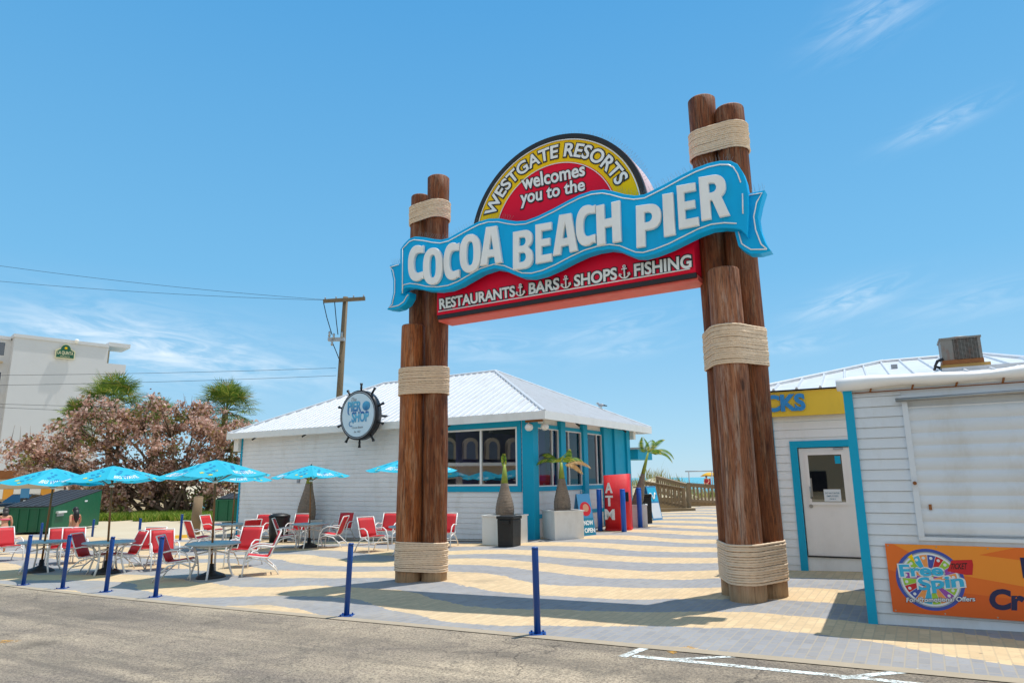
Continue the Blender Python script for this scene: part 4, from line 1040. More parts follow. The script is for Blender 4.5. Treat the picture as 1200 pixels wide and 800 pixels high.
mb.add(vs, fs, quadmap(vs, *q4, .0180)); md.add(vd, fd, quadmap(vs, *q4, .0172)); mb.build('lettering', M['plate'], ban); md.build('lettering_outline', M['navy'], ban)
mb = MB(BF); vs, fs = text_solid('Cr', .001, .05); mb.add(vs, fs, quadmap(vs, bpt(790, 420), bpt(1048, 428), bpt(790, 572), bpt(1048, 580), .0115))
mb.build('lettering', M['navy'], ban); mb = MB(BF); mb.box((*bpt(1033, 345), .0101), (*bpt(1075, 200), .0116)); mb.build('lettering', M['navy'], ban)
mb = MB(BF)
for k in range(5): mb.cyl((.03+k*.48, BH-.02, .008), (.03+k*.48, BH-.02, .0112), .008, .008, 8); mb.cyl((.03+k*.48, .02, .008), (.03+k*.48, .02, .0112), .008, .008, 8)
mb.build('rivet', M['steel'], ban)

# ------------------------------------------------------------------ snack building with the staff door behind the kiosk
DC = gp(922, 668); da = math.radians(-27); DX = V((math.cos(da), math.sin(da), 0)); DY = V((-math.sin(da), math.cos(da), 0))
DF0 = Fr((DC.x, DC.y, 0), DX, DY)
def du(x, y): p = onplane(x, y, DF0.o, DY); return (p-DF0.o).dot(DX), p.z
snack = thing('snack_building', 'small white building with yellow fascia, white staff door and white ribbed roof', 'building', DC)
L0 = du(905, 560)[0]; dz0 = gz(DC.x)-.05; ft0, ft1 = du(945, 487)[1], du(945, 458.5)[1]
d0, d1 = du(939.5, 580)[0], du(1010, 580)[0]; dT = du(950, 524)[1]; dB = du(975, 651.5)[1]
DW = 4.8
mb = MB(DF0); siding(mb, L0+.02, DW, dz0, ft0+.02, -1, [(d0, d0+.98, dz0, dT)], board=.15, lap=.012)
mb.box((L0, .0, dz0-.1), (d0, .1, ft1)); mb.box((d0+.98, 0, dz0-.1), (DW, .1, ft1)); mb.box((d0, 0, dT), (d0+.98, .1, ft1)); mb.box((L0, .1, dz0-.1), (L0+.1, 5.4, ft1)); mb.box((L0+.1, 5.3, dz0-.1), (DW, 5.4, ft1)); mb.box((DW-.1, .1, dz0-.1), (DW, 5.3, ft1))
mb.box((d0, -.015, dz0-.1), (d0+.98, .1, dB-.01))
mb.build('wall', M['siding'], snack)
mb = MB(DF0); mb.box((d0+.015, -.0, dB), (d0+.965, .045, dT-.012)); dr = mb.build('door', M['door'], snack, bevel=.006)
g0, g1, gz0, gz1 = du(953, 600)[0], du(993, 600)[0], du(970, 588)[1], du(970, 532.5)[1]
mb = MB(DF0); mb.box((g0, -.012, gz0), (g1, -.0005, gz1)); mb.build('door_glass', M['glass_d'], dr)
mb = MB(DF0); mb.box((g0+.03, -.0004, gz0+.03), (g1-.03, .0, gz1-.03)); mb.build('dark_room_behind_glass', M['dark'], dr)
mb = MB(DF0)
for a, b, c_, d_ in ((g0-.05, g0, gz0-.05, gz1+.05), (g1, g1+.05, gz0-.05, gz1+.05), (g0, g1, gz0-.05, gz0), (g0, g1, gz1, gz1+.05)): mb.box((a, -.022, c_), (b, -.0005, d_))
mb.build('glass_surround', M['door'], dr)
n0, n1 = du(966, 582)[0], du(985, 574)[0]; mb = MB(DF0); mb.box((n0, -.018, du(970, 587)[1]), (n1, -.0125, du(970, 573)[1])); nt_ = mb.build('notice', M['plate'], dr)
mb = MB(DF0)
for k, tx in enumerate(('DO NOT ENTER', 'EMPLOYEES', 'ONLY')):
    vs, fs = text_solid(tx, .0006, .01); ww = (.62, .5, .28)[k]*(n1-n0+.1); cxn = (n0+n1)/2; z_ = du(970, 576.5+3.4*k)[1]
    x0, x1, y0, y1 = bbox(vs); mb.add(vs, fs, lambda p: (cxn-ww/2+(p[0]-x0)/(x1-x0)*ww, -.0192, z_-.028+(p[1]-y0)/(y1-y0)*.028))
mb.build('lettering', M['print_teal'], nt_)
mb = MB(DF0); mb.box((du(977, 540)[0]+.02, -.018, du(977, 543)[1]), (g1-.02, -.0125, du(977, 534)[1])); mb.build('sticker', M['teal'], dr)
h0 = du(949.5, 570)[0]; mb = MB(DF0); mb.box((h0-.035, -.02, du(949, 582)[1]), (h0+.035, -.0005, du(949, 560)[1])); mb.tube([(h0, -.02, 1.62), (h0, -.07, 1.62), (h0, -.07, 1.42), (h0, -.02, 1.42)], .012, 6); mb.build('handle', M['steel'], dr)
mb = MB(DF0); q = du(950.5, 592.5); mb.cyl((q[0], -.0005, q[1]), (q[0], -.035, q[1]), .035, .03, 12); mb.build('lock', M['steel'], dr)
mb = MB(DF0); mb.box((d0+.6, -.03, dT-.05), (d0+.76, -.0005, dT-.02)); mb.build('number_plate', M['print_grey'], dr)
mb = MB(DF0); mb.box((d0+.01, -.05, dB-.02), (d0+.97, .0, dB-.004)); mb.build('threshold', M['black_base'], snack)
tw = .125; mb = MB(DF0); mb.box((d0-tw, -.04, dz0), (d0, .0, dT+.12)); mb.box((d0, -.04, dT), (d0+.98, -.0, dT+.12)); mb.box((d0+.98, -.04, dz0), (d0+.98+tw, 0, dT+.12)); mb.build('door_trim', M['teal'], snack)
mb = MB(DF0); mb.box((L0-.03, -.045, dz0), (L0+.10, .0, ft0)); mb.box((L0-.03, .001, dz0), (L0-.001, .14, ft0)); mb.build('corner_trim', M['teal'], snack)
mb = MB(DF0); FX0 = L0-.42; mb.box((FX0, -.16, ft0), (DW, -.04, ft1)); fas = mb.build('fascia', M['yellow_fascia'], snack)
mb = MB(Fr(DF0.o, DX, (0, 0, 1), -DY)); ca, cb = du(901.5, 480), du(943.5, 462)
ca = (ca[0]-.06, ca[1]); vs, fs = text_solid('CKS', .03, .045); mb.add(vs, fs, quadmap(vs, (ca[0], du(920, 463)[1]), (cb[0], du(920, 463)[1]), (ca[0], du(920, 483)[1]), (cb[0], du(920, 483)[1]), .178)); mb.build('raised_lettering', M['letter_blue'], fas)
# roof
pk = at(1035, 424.5, 16.2); pkl = (V((pk.x, pk.y, 0))-DF0.o); pu, pv_ = pkl.dot(DX), pkl.dot(DY)
mb = MB(DF0); zr = ft1+.03; c4 = [(FX0, -.2, zr), (DW+.3, -.2, zr), (DW+.3, 2*pv_+.2, zr), (FX0, 2*pv_+.2, zr)]; AP = (pu, pv_, pk.z); AP2 = (pu+2.0, pv_, pk.z-.0)
mb.quad(c4[0], c4[1], AP2, AP); mb.face([mb._p(p) for p in (c4[1], c4[2], AP2)]); mb.quad(c4[2], c4[3], AP, AP2); mb.face([mb._p(p) for p in (c4[3], c4[0], AP)]); mb.quad(*[(a, b, c_-.03) for a, b, c_ in c4])
ribs(mb, c4[0], c4[1], AP, AP2, .4, .018); ribs(mb, c4[3], c4[0], AP, AP, .4, .018)
rfs = mb.build('roof', M['metal_roof'], snack, recalc=False)
mb = MB(DF0)
for a, b in ((c4[0], AP), (c4[3], AP), (AP, AP2), (AP2, c4[1])): mb.tube([V(a)+V((0, 0, .02)), V(b)+V((0, 0, .03))], .045, 6, smooth=False)
mb.build('ridge_cap', M['metal_roof'], rfs)
mb = MB(DF0); mb.box((pu+.05, pv_-2.2, zr+.55), (pu+.17, pv_-2.1, zr+.75)); mb.build('vent_pipe', M['print_grey'], snack)
# timber deck on the roof that carries the cooling unit
ac0 = at(1103, 431, 12.6); KA = Fr((ac0.x, ac0.y, 0), KX, KY)
mb = MB(KA); mb.box((-.0, -.1, 2.9), (1.9, 1.3, ac0.z-.02)); mb.build('roof_deck', M['metal_roof'], snack)
ac = thing('air_conditioner', 'grey rusty boxy air conditioning unit on timber bearers on the roof', 'air conditioner', ac0)
KAs = Fr((ac0.x, ac0.y, ac0.z-ac0.z*.80), KX*.80, KY*.80, (0, 0, .80))
mb = MB(KAs); mb.box((.0, .02, ac0.z-.018), (.98, .16, ac0.z+.07)); mb.box((0.02, .62, ac0.z-.018), (1.0, .76, ac0.z+.07)); mb.build('bearer', M['timber'], ac)
mb = MB(KAs); mb.box((.04, .0, ac0.z+.072), (.86, .78, ac0.z+.17)); mb.build('base_pan', M['rust'], ac)
mb = MB(KAs); mb.box((.07, .03, ac0.z+.172), (.83, .75, ac0.z+.66)); mb.build('coil', M['acdark'], ac)
mb = MB(KAs); z_ = ac0.z+.172
for bx in (((.05, .01, z_), (.29, .05, z_+.49)), ((.79, .01, z_), (.85, .06, z_+.49)), ((.05, .05, z_), (.08, .77, z_+.49)), ((.82, .72, z_), (.85, .77, z_+.49))):
    mb = MB(KAs); mb.box(*bx); mb.build('cabinet_panel', M['acgrey'], ac)
mb = MB(KAs)
for k in range(16): mb.box((.29, .012, z_+.02+k*.029), (.79, .026, z_+.03+k*.029))
for k in range(7): mb.box((.32+k*.07, .006, z_), (.327+k*.07, .012, z_+.49))
mb.build('guard_grille', M['acgrey'], ac)
mb = MB(KAs); mb.box((.03, -.01, z_+.49), (.87, .79, z_+.535)); mb.cyl((.45, .39, z_+.536), (.45, .39, z_+.57), .30, .28, 24); mb.build('fan_top', M['acgrey'], ac)
mb = MB(KAs); mb.tube([(.06, -.03, ac0.z+.2), (-.06, -.06, ac0.z+.16), (-.12, -.02, ac0.z+.05), (-.02, .0, ac0.z)], .035, 8); mb.tube([(-.1, -.02, ac0.z+.05), (-.14, .1, ac0.z-.02)], .03, 8); mb.build('coolant_pipe', M['black_base'], ac)

# ------------------------------------------------------------------ blue bollards along the kerb
def bollard(label, px, top_px, r, mt, group, flange=True, lean=0):
    b = gp(*px); h = at(px[0], top_px, b.y).z - b.z
    th = thing('bollard', label, 'bollard', b, group)
    mb = MB(); mb.tube([b, b+V((lean*.9, 0, h-.01)), b+V((lean, 0, h))], [r, r, r*.9], 14); mb.build('post', mt, th)
    mb = MB(); mb.cyl(b+V((lean, 0, h)), b+V((lean, 0, h+.025)), r*1.08, r*.9, 14); mb.build('cap', mt, th)
    if flange:
        mb = MB(); mb.cbox(b+V((0, 0, .008)), (.2, .2, .014))
        for sx in (-.07, .07):
            for sy in (-.07, .07): mb.cyl(b+V((sx, sy, .015)), b+V((sx, sy, .035)), .012, .012, 6)
        mb.build('base_plate', mt, th)
    return th
for k, (px, tp, lb) in enumerate([((630, 743), 643, 'blue steel bollard standing alone on the kerb in front of the white planters'), ((406, 721.5), 638, 'blue steel bollard on the kerb left of the left timber piles'),
      ((182, 699.5), 630, 'blue steel bollard on the kerb before the nearest cafe table'), ((124, 693.5), 630, 'blue steel bollard on the kerb, third from the left of the front row'),
      ((73, 689.5), 628, 'blue steel bollard on the kerb, second from the left of the front row'), ((27, 685.5), 628, 'blue steel bollard on the kerb, leftmost of the front row')]):
    bollard(lb, px, tp, .04, M['bollard'], 'blue bollards along the kerb', True, .03 if k else -.015)
for px, tp, lb in [((47, 634), 613, 'short blue post behind the woman in pink by the dumpster'), ((108, 628.5), 609, 'short blue post in front of the green dumpster'), ((162, 637), 608, 'short blue post on the sand edge beside the grass'), ((211, 633), 603, 'short blue post beside the brown wooden post')]:
    bollard(lb, px, tp, .045, M['bollard'], 'blue posts along the back of the cafe', False)
for px, tp, lb in [((703.5, 622), 574, 'thick blue pipe bollard left of the red cash machine'), ((731.5, 623), 573.5, 'thick blue pipe bollard in front of the red cash machine'), ((750.5, 618), 572, 'thick blue pipe bollard right of the red cash machine')]:
    bollard(lb, px, tp, .085, M['bollard_b'], 'blue pipe bollards round the cash machine', False)

# ------------------------------------------------------------------ red cash machine booth
ab = gp(725, 621); AFm = rotz((ab.x, ab.y, ab.z), -14)
atm = thing('cash_machine', 'red cash machine booth with slanted top and white letters ATM', 'cash machine', ab)
mb = MB(AFm); n = 24; prof = []
for k in range(n+1):
    a = PI + PI*k/n; prof.append((.43*math.cos(a), .30*math.copysign(abs(math.sin(a))**.5, math.sin(a))))
prof += [(.43, .6), (-.43, .6)]
lo = [mb._p((x, y, 0)) for x, y in prof]; hi = [mb._p((x, y, 1.80+.05*(x+.43)/.86)) for x, y in prof]
mb.face(lo[::-1]); mb.face(hi)
for k in range(len(prof)):
    mb.smooth = k < n; mb.face((lo[k], lo[(k+1) % len(prof)], hi[(k+1) % len(prof)], hi[k]))
mb.smooth = False; bd = mb.build('body', M['atm'], atm)
mb = MB(AFm); pr2 = [(x*1.03, y*1.03) for x, y in prof]
lo = [mb._p((x, y, 0.005)) for x, y in pr2]; hi = [mb._p((x, y, .07)) for x, y in pr2]
mb.face(lo[::-1]); mb.face(hi); [mb.face((lo[k], lo[(k+1) % len(lo)], hi[(k+1) % len(lo)], hi[k])) for k in range(len(lo))]
mb.build('plinth', M['atm'], atm)
LFm = Fr(AFm((-.19, -.30, 0)), (AFm.ex*.94 - AFm.ey*.30).normalized(), (0, 0, 1), (-AFm.ey*.94 - AFm.ex*.30).normalized())
for ch, z in (('A', 1.22), ('T', .80), ('M', .36)):
    mb = MB(LFm); put_text(mb, ch, -.05, z, .34, .26 if ch != 'M' else .34, .02, .05, .025, 'C')
    for sx in ((-.1, .03), (.03, .1)):
        pass
    mb.build('letter', M['sign_white'], atm)
mb = MB(AFm); mb.box((.18, -.325, .95), (.40, -.20, 1.25)); mb.build('screen_housing', M['black_base'], atm)

# ------------------------------------------------------------------ planters with bottle palms
def planter(label, px, w, h, rz, group='white box planters'):
    b = gp(*px); fr = rotz((b.x, b.y, b.z), rz); th = thing('planter', label, 'planter', b, group)
    mb = MB(fr); t_ = .05
    mb.box((-w/2, -w/2, 0), (w/2, -w/2+t_, h)); mb.box((-w/2, w/2-t_, 0), (w/2, w/2, h)); mb.box((-w/2, -w/2+t_, 0), (-w/2+t_, w/2-t_, h)); mb.box((w/2-t_, -w/2+t_, 0), (w/2, w/2-t_, h))
    mb.build('box', M['planter'], th)
    mb = MB(fr); g = .025; mb.box((-w/2-g, -w/2-g, h+.001), (w/2+g, -w/2+t_, h+.04)); mb.box((-w/2-g, w/2-t_, h+.001), (w/2+g, w/2+g, h+.04)); mb.box((-w/2-g, -w/2+t_, h+.001), (-w/2+t_, w/2-t_, h+.04)); mb.box((w/2-t_, -w/2+t_, h+.001), (w/2+g, w/2-t_, h+.04)); mb.build('rim', M['planter'], th)
    mb = MB(fr); mb.box((-w/2+t_, -w/2+t_, h-.1), (w/2-t_, w/2-t_, h-.04)); mb.build('soil', M['soil'], th)
    return b + V((0, 0, h-.05))
def frond(mb, base, az, el, length, droop, leaf=.26, n=26, wid=.03, rnd=random):
    """feather leaf: a drooping rib with narrow leaflets on both sides"""
    p = V(base); d = V((math.cos(az)*math.cos(el), math.sin(az)*math.cos(el), math.sin(el))); st = length/n
    sd = V((-math.sin(az), math.cos(az), 0)); pts = [p.copy()]
    for i in range(n):
        d = (d - V((0, 0, droop/n*(.4+1.4*i/n)))).normalized(); p = p+d*st; pts.append(p.copy())
        f = i/n
        if f > .12:
            ll = leaf*math.sin(PI*min(1, .18+.82*f))*.9+.05
            up = sd.cross(d).normalized()
            for s in (-1, 1):
                q = (sd*s*.8 + d*.55 + up*.25 - V((0, 0, .15+.3*f))).normalized()*ll
                wv = d*wid
                mb.quad(p-wv*.5, p+q*.5-wv*.6, p+q+V((0, 0, -.12*ll)), p+q*.5+wv*.6)
    return pts
def bottle_palm(label, base, hb, rb, hs, fr_list, lean=(0, 0), dry=(), sheath=True):
    th = thing('bottle_palm', label, 'palm', base, 'bottle palms in the planters')
    pr = [(.0, .78), (.08, .95), (.2, 1), (.36, .95), (.52, .82), (.68, .66), (.84, .50), (1, .38)]
    mb = MB(); mb.smooth = True; rings = []
    N = 36
    for k in range(N+1):
        f = k/N
        for (a, ra), (b_, rb_) in zip(pr, pr[1:]):
            if a <= f <= b_: rr = ra+(rb_-ra)*(f-a)/(b_-a)
        rr = rb*rr*(1 + .035*(1 if k % 3 == 0 else 0))
        rings.append([mb._p(base+V((lean[0]*f*hb+rr*math.cos(2*PI*i/18), lean[1]*f*hb+rr*math.sin(2*PI*i/18), f*hb))) for i in range(18)])
    for a, b_ in zip(rings, rings[1:]):
        for i in range(18): mb.face((a[i], a[(i+1) % 18], b_[(i+1) % 18], b_[i]))
    mb.face(rings[-1]); mb.build('trunk', M['palm_trunk'], th)
    top = base+V((lean[0]*hb, lean[1]*hb, hb)); tip = top+V((lean[0]*hs*1.2, lean[1]*hs*1.2, hs))
    mb = MB(); mb.tube([top-V((0, 0, .02)), top.lerp(tip, .4), tip], [rb*.38, rb*.30, rb*.14], 10); mb.build('crownshaft', M['crownshaft'], th)
    for (az, el, ln, dr) in fr_list:
        mb = MB(); pts = frond(mb, top.lerp(tip, .8), math.radians(az), math.radians(el), ln, dr, leaf=.05 if ln < .5 else .26, rnd=random); mb.build('frond', M['frond'], th, recalc=False)
    for (az, el, ln, dr) in dry:
        mb = MB(); pts = frond(mb, top.lerp(tip, .75), math.radians(az), math.radians(el), ln, dr); mb.build('dry_frond', M['frond_dry'], th, recalc=False)
    return th
b = planter('white box planter behind the black bin under the shop window', (592, 637), .95, .78, -32)
bottle_palm('leafless bottle palm with grey bulb trunk under the big shop window', b, .98, .27, .55, [(100, 82, .42, .2), (160, 80, .34, .3)])
b = planter('white box planter turned corner-on beside the first turquoise column', (660, 630.5), .95, .80, 20)
bottle_palm('bottle palm with yellow green and dried leaves at the turquoise columns', b, 1.02, .26, .5, [(175, 45, .95, 2.0), (150, 60, .8, 1.6), (30, 70, .6, .9), (60, 60, .7, 1.2), (10, 50, .8, 1.8), (-90, 55, .7, 1.8)], dry=[(-8, 35, 1.0, 1.6), (12, 25, .8, 1.8), (-30, 30, .8, 2.0)])
b = planter('white box planter half hidden behind the red cash machine', (747, 616.5), .72, .72, -10)
bottle_palm('leaning green bottle palm behind the red cash machine', b, 1.15, .2, .75, [(0, 48, 1.2, 2.4), (-20, 40, 1.1, 2.4), (60, 65, 1.1, 1.6), (15, 66, 1.0, 1.5), (100, 75, .8, 1.0), (-60, 50, .9, 2.0)], lean=(.24, -.05))
b = planter('white box planter against the shop wall behind the table umbrella', (357, 630.5), .85, .62, -32)
bottle_palm('bare bottle palm with fat grey trunk against the white shop wall', b, 1.40, .34, .55, [], dry=[(170, 45, .5, 3.2), (200, 60, .35, 3.0)], lean=(.05, 0))

# ------------------------------------------------------------------ bins
def bin_square(label, px, w, h, rz):
    b = gp(*px); fr = rotz((b.x, b.y, b.z), rz); th = thing('waste_bin', label, 'bin', b, 'black waste bins')
    mb = MB(fr); q = [(-w/2, -w/2), (w/2, -w/2), (w/2, w/2), (-w/2, w/2)]; k = .95
    lo = [mb._p((x*k, y*k, 0)) for x, y in q]; hi = [mb._p((x, y, h)) for x, y in q]
    mb.face(lo[::-1]); mb.face(hi); [mb.face((lo[i], lo[(i+1) % 4], hi[(i+1) % 4], hi[i])) for i in range(4)]
    mb.build('body', M['black_base'], th, bevel=.02)
    mb = MB(fr); mb.box((-w/2-.02, -w/2-.02, h+.002), (w/2+.02, w/2+.02, h+.09)); mb.build('lid', M['black_base'], th, bevel=.02)
    mb = MB(fr); mb.box((-w*.3, -w/2-.035, h-.12), (w*.3, -w/2-.001, h-.04)); mb.build('handle', M['black_base'], th)
bin_square('black square waste bin in front of the white planter under the shop window', (597, 640), .50, .74, -28)
bin_square('black waste bin beside the wooden ramp behind the blue bollard', (758, 613), .42, .98, -10)
b = gp(326, 635); th = thing('waste_bin', 'round black waste bin against the shop wall left of the palm', 'bin', b, 'black waste bins')
mb = MB(); mb.lathe([(.30, 0), (.345, .55), (.35, .8), (.36, .82), (.36, .86)], b, 24); mb.build('body', M['black_base'], th)
mb = MB(); mb.lathe([(.37, .862), (.36, .91), (.22, .97), (.05, .99)], b, 24); mb.build('lid', M['black_base'], th)

# ------------------------------------------------------------------ folding board signs
def a_board(label, px, w, h, rz, panels):
    b = gp(*px); th = thing('board_sign', label, 'sign', b, 'folding board signs by the shop'); r = math.radians(rz)
    ex = V((math.cos(r), math.sin(r), 0)); nn = V((math.sin(r), -math.cos(r), 0))
    for s, nm in ((1, 'front_panel'), (-1, 'back_panel')):
        up = V((0, 0, 1)) - nn*.22*s; up.normalize(); fr = Fr(b+nn*(.22*h*s), ex, up, ex.cross(up)*1)
        mb = MB(fr); mb.box((-w/2, 0, -.012), (w/2, h, .012)); pn = mb.build(nm, M['print_skyblue'], th)
        if s == 1:
            for k, (x0, y0, x1, y1, mt) in enumerate(panels):
                mb = MB(fr); mb.box((x0*w-w/2, y0*h, .0125), (x1*w-w/2, y1*h, .0145)); mb.build('printed_field', M[mt], pn)
            return_fr = fr
    return th, return_fr
th, fr = a_board('leaning turquoise board sign reading Now Open beside the planter', (684, 627), .54, 1.3, 35, [(.04, .03, .96, .42, 'print_teal')])
mb = MB(fr); put_text(mb, 'NOW', 0.03, .33, .14, .38, .016, .004, .03, 'C'); put_text(mb, 'OPEN', 0.03, .10, .14, .42, .016, .004, .03, 'C'); mb.build('lettering', M['sign_white'], th)
mb = MB(fr); mb.cyl((0, .83, .013), (0, .83, .016), .22, .22, 24); mb.build('emblem_disc', M['print_red'], th)
mb = MB(fr); mb.cyl((.02, .86, .0165), (.02, .86, .018), .12, .12, 20); mb.build('emblem_core', M['skin'], th)
mb = MB(fr); mb.tube([(-.08, 1.31, 0), (-.05, 1.40, 0), (.05, 1.40, 0), (.08, 1.31, 0)], .014, 6); mb.build('handle', M['print_teal'], th)
th, fr = a_board('pale blue board sign behind the black bin by the ramp', (764, 609), .6, 1.35, 40, [(.06, .55, .94, .95, 'print_cyan'), (.06, .06, .94, .50, 'plate')])
mb = MB(fr); mb.tube([(-.2+.4*k/8, .95+.12*math.sin(k*1.1), .016) for k in range(9)], .03, 6); mb.build('printed_wave', M['sign_white'], th)

# ------------------------------------------------------------------ cafe furniture: tables, umbrellas, chairs
def make_table():
    r = thing('cafe_table', 'x', 'table')
    mb = MB(); mb.lathe([(.0, .70), (.55, .70), (.565, .712), (.56, .735), (.0, .737)], n=32); mb.build('tabletop', M['table'], r, world=False)
    for k in range(4):
        a = PI/4+k*PI/2; c, s_ = math.cos(a), math.sin(a)
        mb = MB(); mb.tube([(c*q, s_*q, z) for q, z in ((.46, 0), (.40, .12), (.33, .34), (.33, .52), (.40, .698))], .022, 8); mb.build('leg', M['chair_white'], r, world=False)
    mb = MB(); mb.tube([(-.24, -.24, .50), (0, 0, .56), (.24, .24, .50)], .016, 6); mb.tube([(-.24, .24, .50), (0, 0, .575), (.24, -.24, .50)], .016, 6); mb.tube([(.33*math.cos(k*PI/12), .33*math.sin(k*PI/12), .66) for k in range(24)], .014, 6, closed=True); mb.build('brace', M['chair_white'], r, world=False)
    return r
def make_umbrella():
    r = thing('cafe_umbrella', 'x', 'umbrella'); R0, ZT, ZRm = 1.22, 2.52, 2.16
    mb = MB(); mb.lathe([(.30, 0), (.30, .03), (.27, .07), (.15, .12), (.06, .16), (.05, .3), (.0, .3)], n=28); mb.build('base', M['black_base'], r, world=False)
    mb = MB(); mb.cyl((0, 0, .16), (0, 0, ZT-.03), .024, .024, 12); mb.build('pole', M['pole_wood'], r, world=False)
    mb = MB(); mb.lathe([(.0, ZT+.04), (.02, ZT+.03), (.028, ZT+.0), (.015, ZT-.02)], n=10); mb.build('finial', M['black_base'], r, world=False)
    mb = MB(); S = 8; NR = 7; NS = 6; n8 = 8; mb.smooth = False
    def cp(a8, f, s):     # panel a8, f 0..1 outwards, s 0..1 across
        a0, a1 = 2*PI*a8/8, 2*PI*(a8+1)/8
        p0 = V((math.cos(a0), math.sin(a0), 0))*R0*f; p1 = V((math.cos(a1), math.sin(a1), 0))*R0*f
        p = p0.lerp(p1, s); z = ZT-(ZT-ZRm)*(f**1.12) - .055*f*math.sin(PI*s)
        if f > .93: p *= 1-.035*math.sin(PI*s)*f
        return (p.x, p.y, z)
    for a8 in range(8):
        ids = [[mb._p(cp(a8, i/NR, j/NS)) for j in range(NS+1)] for i in range(NR+1)]
        for i in range(NR):
            for j in range(NS): mb.face((ids[i][j], ids[i][j+1], ids[i+1][j+1], ids[i+1][j]))
    cv = mb.build('canopy', M['canopy'], r, world=False)
    def decal(mb, a8, f, s, up, across, pts):
        out = []
        for x, y in pts:
            q = V(cp(a8, f+y*up, s+x*across)); out.append(mb._p(q+V((0, 0, .006))))
        mb.face(out)
    for a8 in range(0, 8, 2):
        mb = MB(); vs, fs = text_solid('BIG WAVE', 0, .03, shear=.25); x0, x1, y0, y1 = bbox(vs)
        mb.add(vs, fs, lambda p: tuple(V(cp(a8, .90-.17*(p[1]-y0)/(y1-y0), .16+.68*(p[0]-x0)/(x1-x0)))+V((0, 0, .007)))); mb.build('lettering', M['canopy_print'], cv, world=False, recalc=False)
    for a8 in range(1, 8, 2):
        mb = MB()
        for (f, s) in ((.78, .3), (.7, .68), (.88, .55)):
            decal(mb, a8, f, s, .055, .08, [(math.cos(k*PI/5)*(1 if k % 2 else .45), math.sin(k*PI/5)*(1 if k % 2 else .45)) for k in range(10)])
        mb.build('printed_flower', M['canopy_flower'], cv, world=False, recalc=False)
    for a8 in range(8):
        mb = MB()
        for k in range(6): decal(mb, a8, .35+.09*k, .3+.4*((k*37) % 10)/10, .08, .1, [(-1, -.3), (0, -.75), (1, -.2), (.2, .6)])
        mb.build('printed_leaves', M['canopy_leaf'], cv, world=False, recalc=False)
    for k in range(8):
        a = 2*PI*k/8; c, s_ = math.cos(a), math.sin(a)
        mb = MB(); mb.tube([(.03*c, .03*s_, ZT-.05), (R0*.5*c, R0*.5*s_, ZT-(ZT-ZRm)*(.5**1.12)-.02), (R0*.985*c, R0*.985*s_, ZRm-.012)], .009, 5)
        mb.tube([(.03*c, .03*s_, ZRm-.12), (R0*.5*c, R0*.5*s_, ZT-(ZT-ZRm)*(.5**1.12)-.03)], .008, 5); mb.build('rib', M['pole_wood'], r, world=False)
    mb = MB(); mb.lathe([(.0, ZRm-.10), (.055, ZRm-.10), (.055, ZRm-.15), (.0, ZRm-.16)], n=12); mb.build('hub', M['white'], r, world=False)
    return r
def make_chair():
    r = thing('patio_chair', 'x', 'chair'); W = .27; wm = M['chair_white']
    def sling(path, nm, hw):
        mb = MB(); n = 8; ids = []
        for i in range(len(path)):
            (y0, z0), (y1, z1) = path[max(i-1, 0)], path[min(i+1, len(path)-1)]
            d = V((0, -(z1-z0), (y1-y0))).normalized()
            ids.append([mb._p(V((-hw+2*hw*k/n, *path[i]))-d*.018*(1-(2*k/n-1)**2)) for k in range(n+1)])
        for a, c in zip(ids, ids[1:]):
            for k in range(n): mb.face((a[k], a[k+1], c[k+1], c[k]))
        b_ = MB(); b_.v = list(mb.v); b_.f = list(mb.f); b_.m = list(mb.m); b_.sm = [True]*len(mb.f)
        o = b_.build(nm, M['chair_red'], r, world=False, recalc=False); md_ = o.modifiers.new('cloth', 'SOLIDIFY'); md_.thickness = .008; return o
    sling([(.25, .42), (.23, .435), (.10, .415), (-.06, .39), (-.18, .385)], 'seat', W-.02)
    sling([(-.19, .40), (-.24, .50), (-.31, .68), (-.37, .82), (-.405, .90)], 'backrest', W-.02)
    mb = MB()
    for s in (-1, 1): mb.tube([(s*W, .26, .40), (s*W, .22, .43), (s*W, .0, .395), (s*W, -.17, .375), (s*W, -.22, .42), (s*W, -.30, .64), (s*W, -.42, .93)], .016, 8)
    mb.tube([(-W, -.42, .93), (W, -.42, .93)], .014, 8); mb.tube([(-W, .235, .41), (W, .235, .41)], .013, 8); mb.tube([(-W, -.17, .365), (W, -.17, .365)], .013, 8)
    mb.build('frame', wm, r, world=False)
    for s in (-1, 1):
        x = s*(W+.035)
        mb = MB(); mb.tube([(x, .34, .0), (x, .325, .2), (x, .29, .42), (x, .20, .575), (x, .06, .635), (x, -.10, .63), (x, -.24, .60), (s*W, -.30, .62)], .017, 8); mb.build('armrest', wm, r, world=False)
        mb = MB(); mb.tube([(x, .31, .30), (x, .12, .375), (x, -.12, .32), (x, -.33, .14), (x, -.42, .0)], .017, 8); mb.build('leg', wm, r, world=False)
    mb = MB(); mb.tube([(-W-.035, -.30, .17), (W+.035, -.30, .17)], .013, 8); mb.build('stretcher', wm, r, world=False)
    mb = MB(); mb.tube([(-W-.035, .315, .27), (W+.035, .315, .27)], .012, 8); mb.build('stretcher', wm, r, world=False)
    return r
TPX = [(47, 670), (124, 672), (247, 677), (270, 640), (362, 641.5), (480, 650)]
tname = ['the woman in pink', 'the dumpster', 'the third front bollard', 'the shop corner and green bins', 'the bottle palm on the shop wall', 'the left timber piles']
TLB = ['grey round cafe table at the far left before the woman in pink', 'grey round cafe table in front of the green dumpster', 'grey round cafe table nearest the kerb with a black umbrella base', 'grey round cafe table by the shop corner in front of the green bins', 'grey round cafe table by the bottle palm at the shop wall', 'grey round cafe table hidden behind the left timber piles']
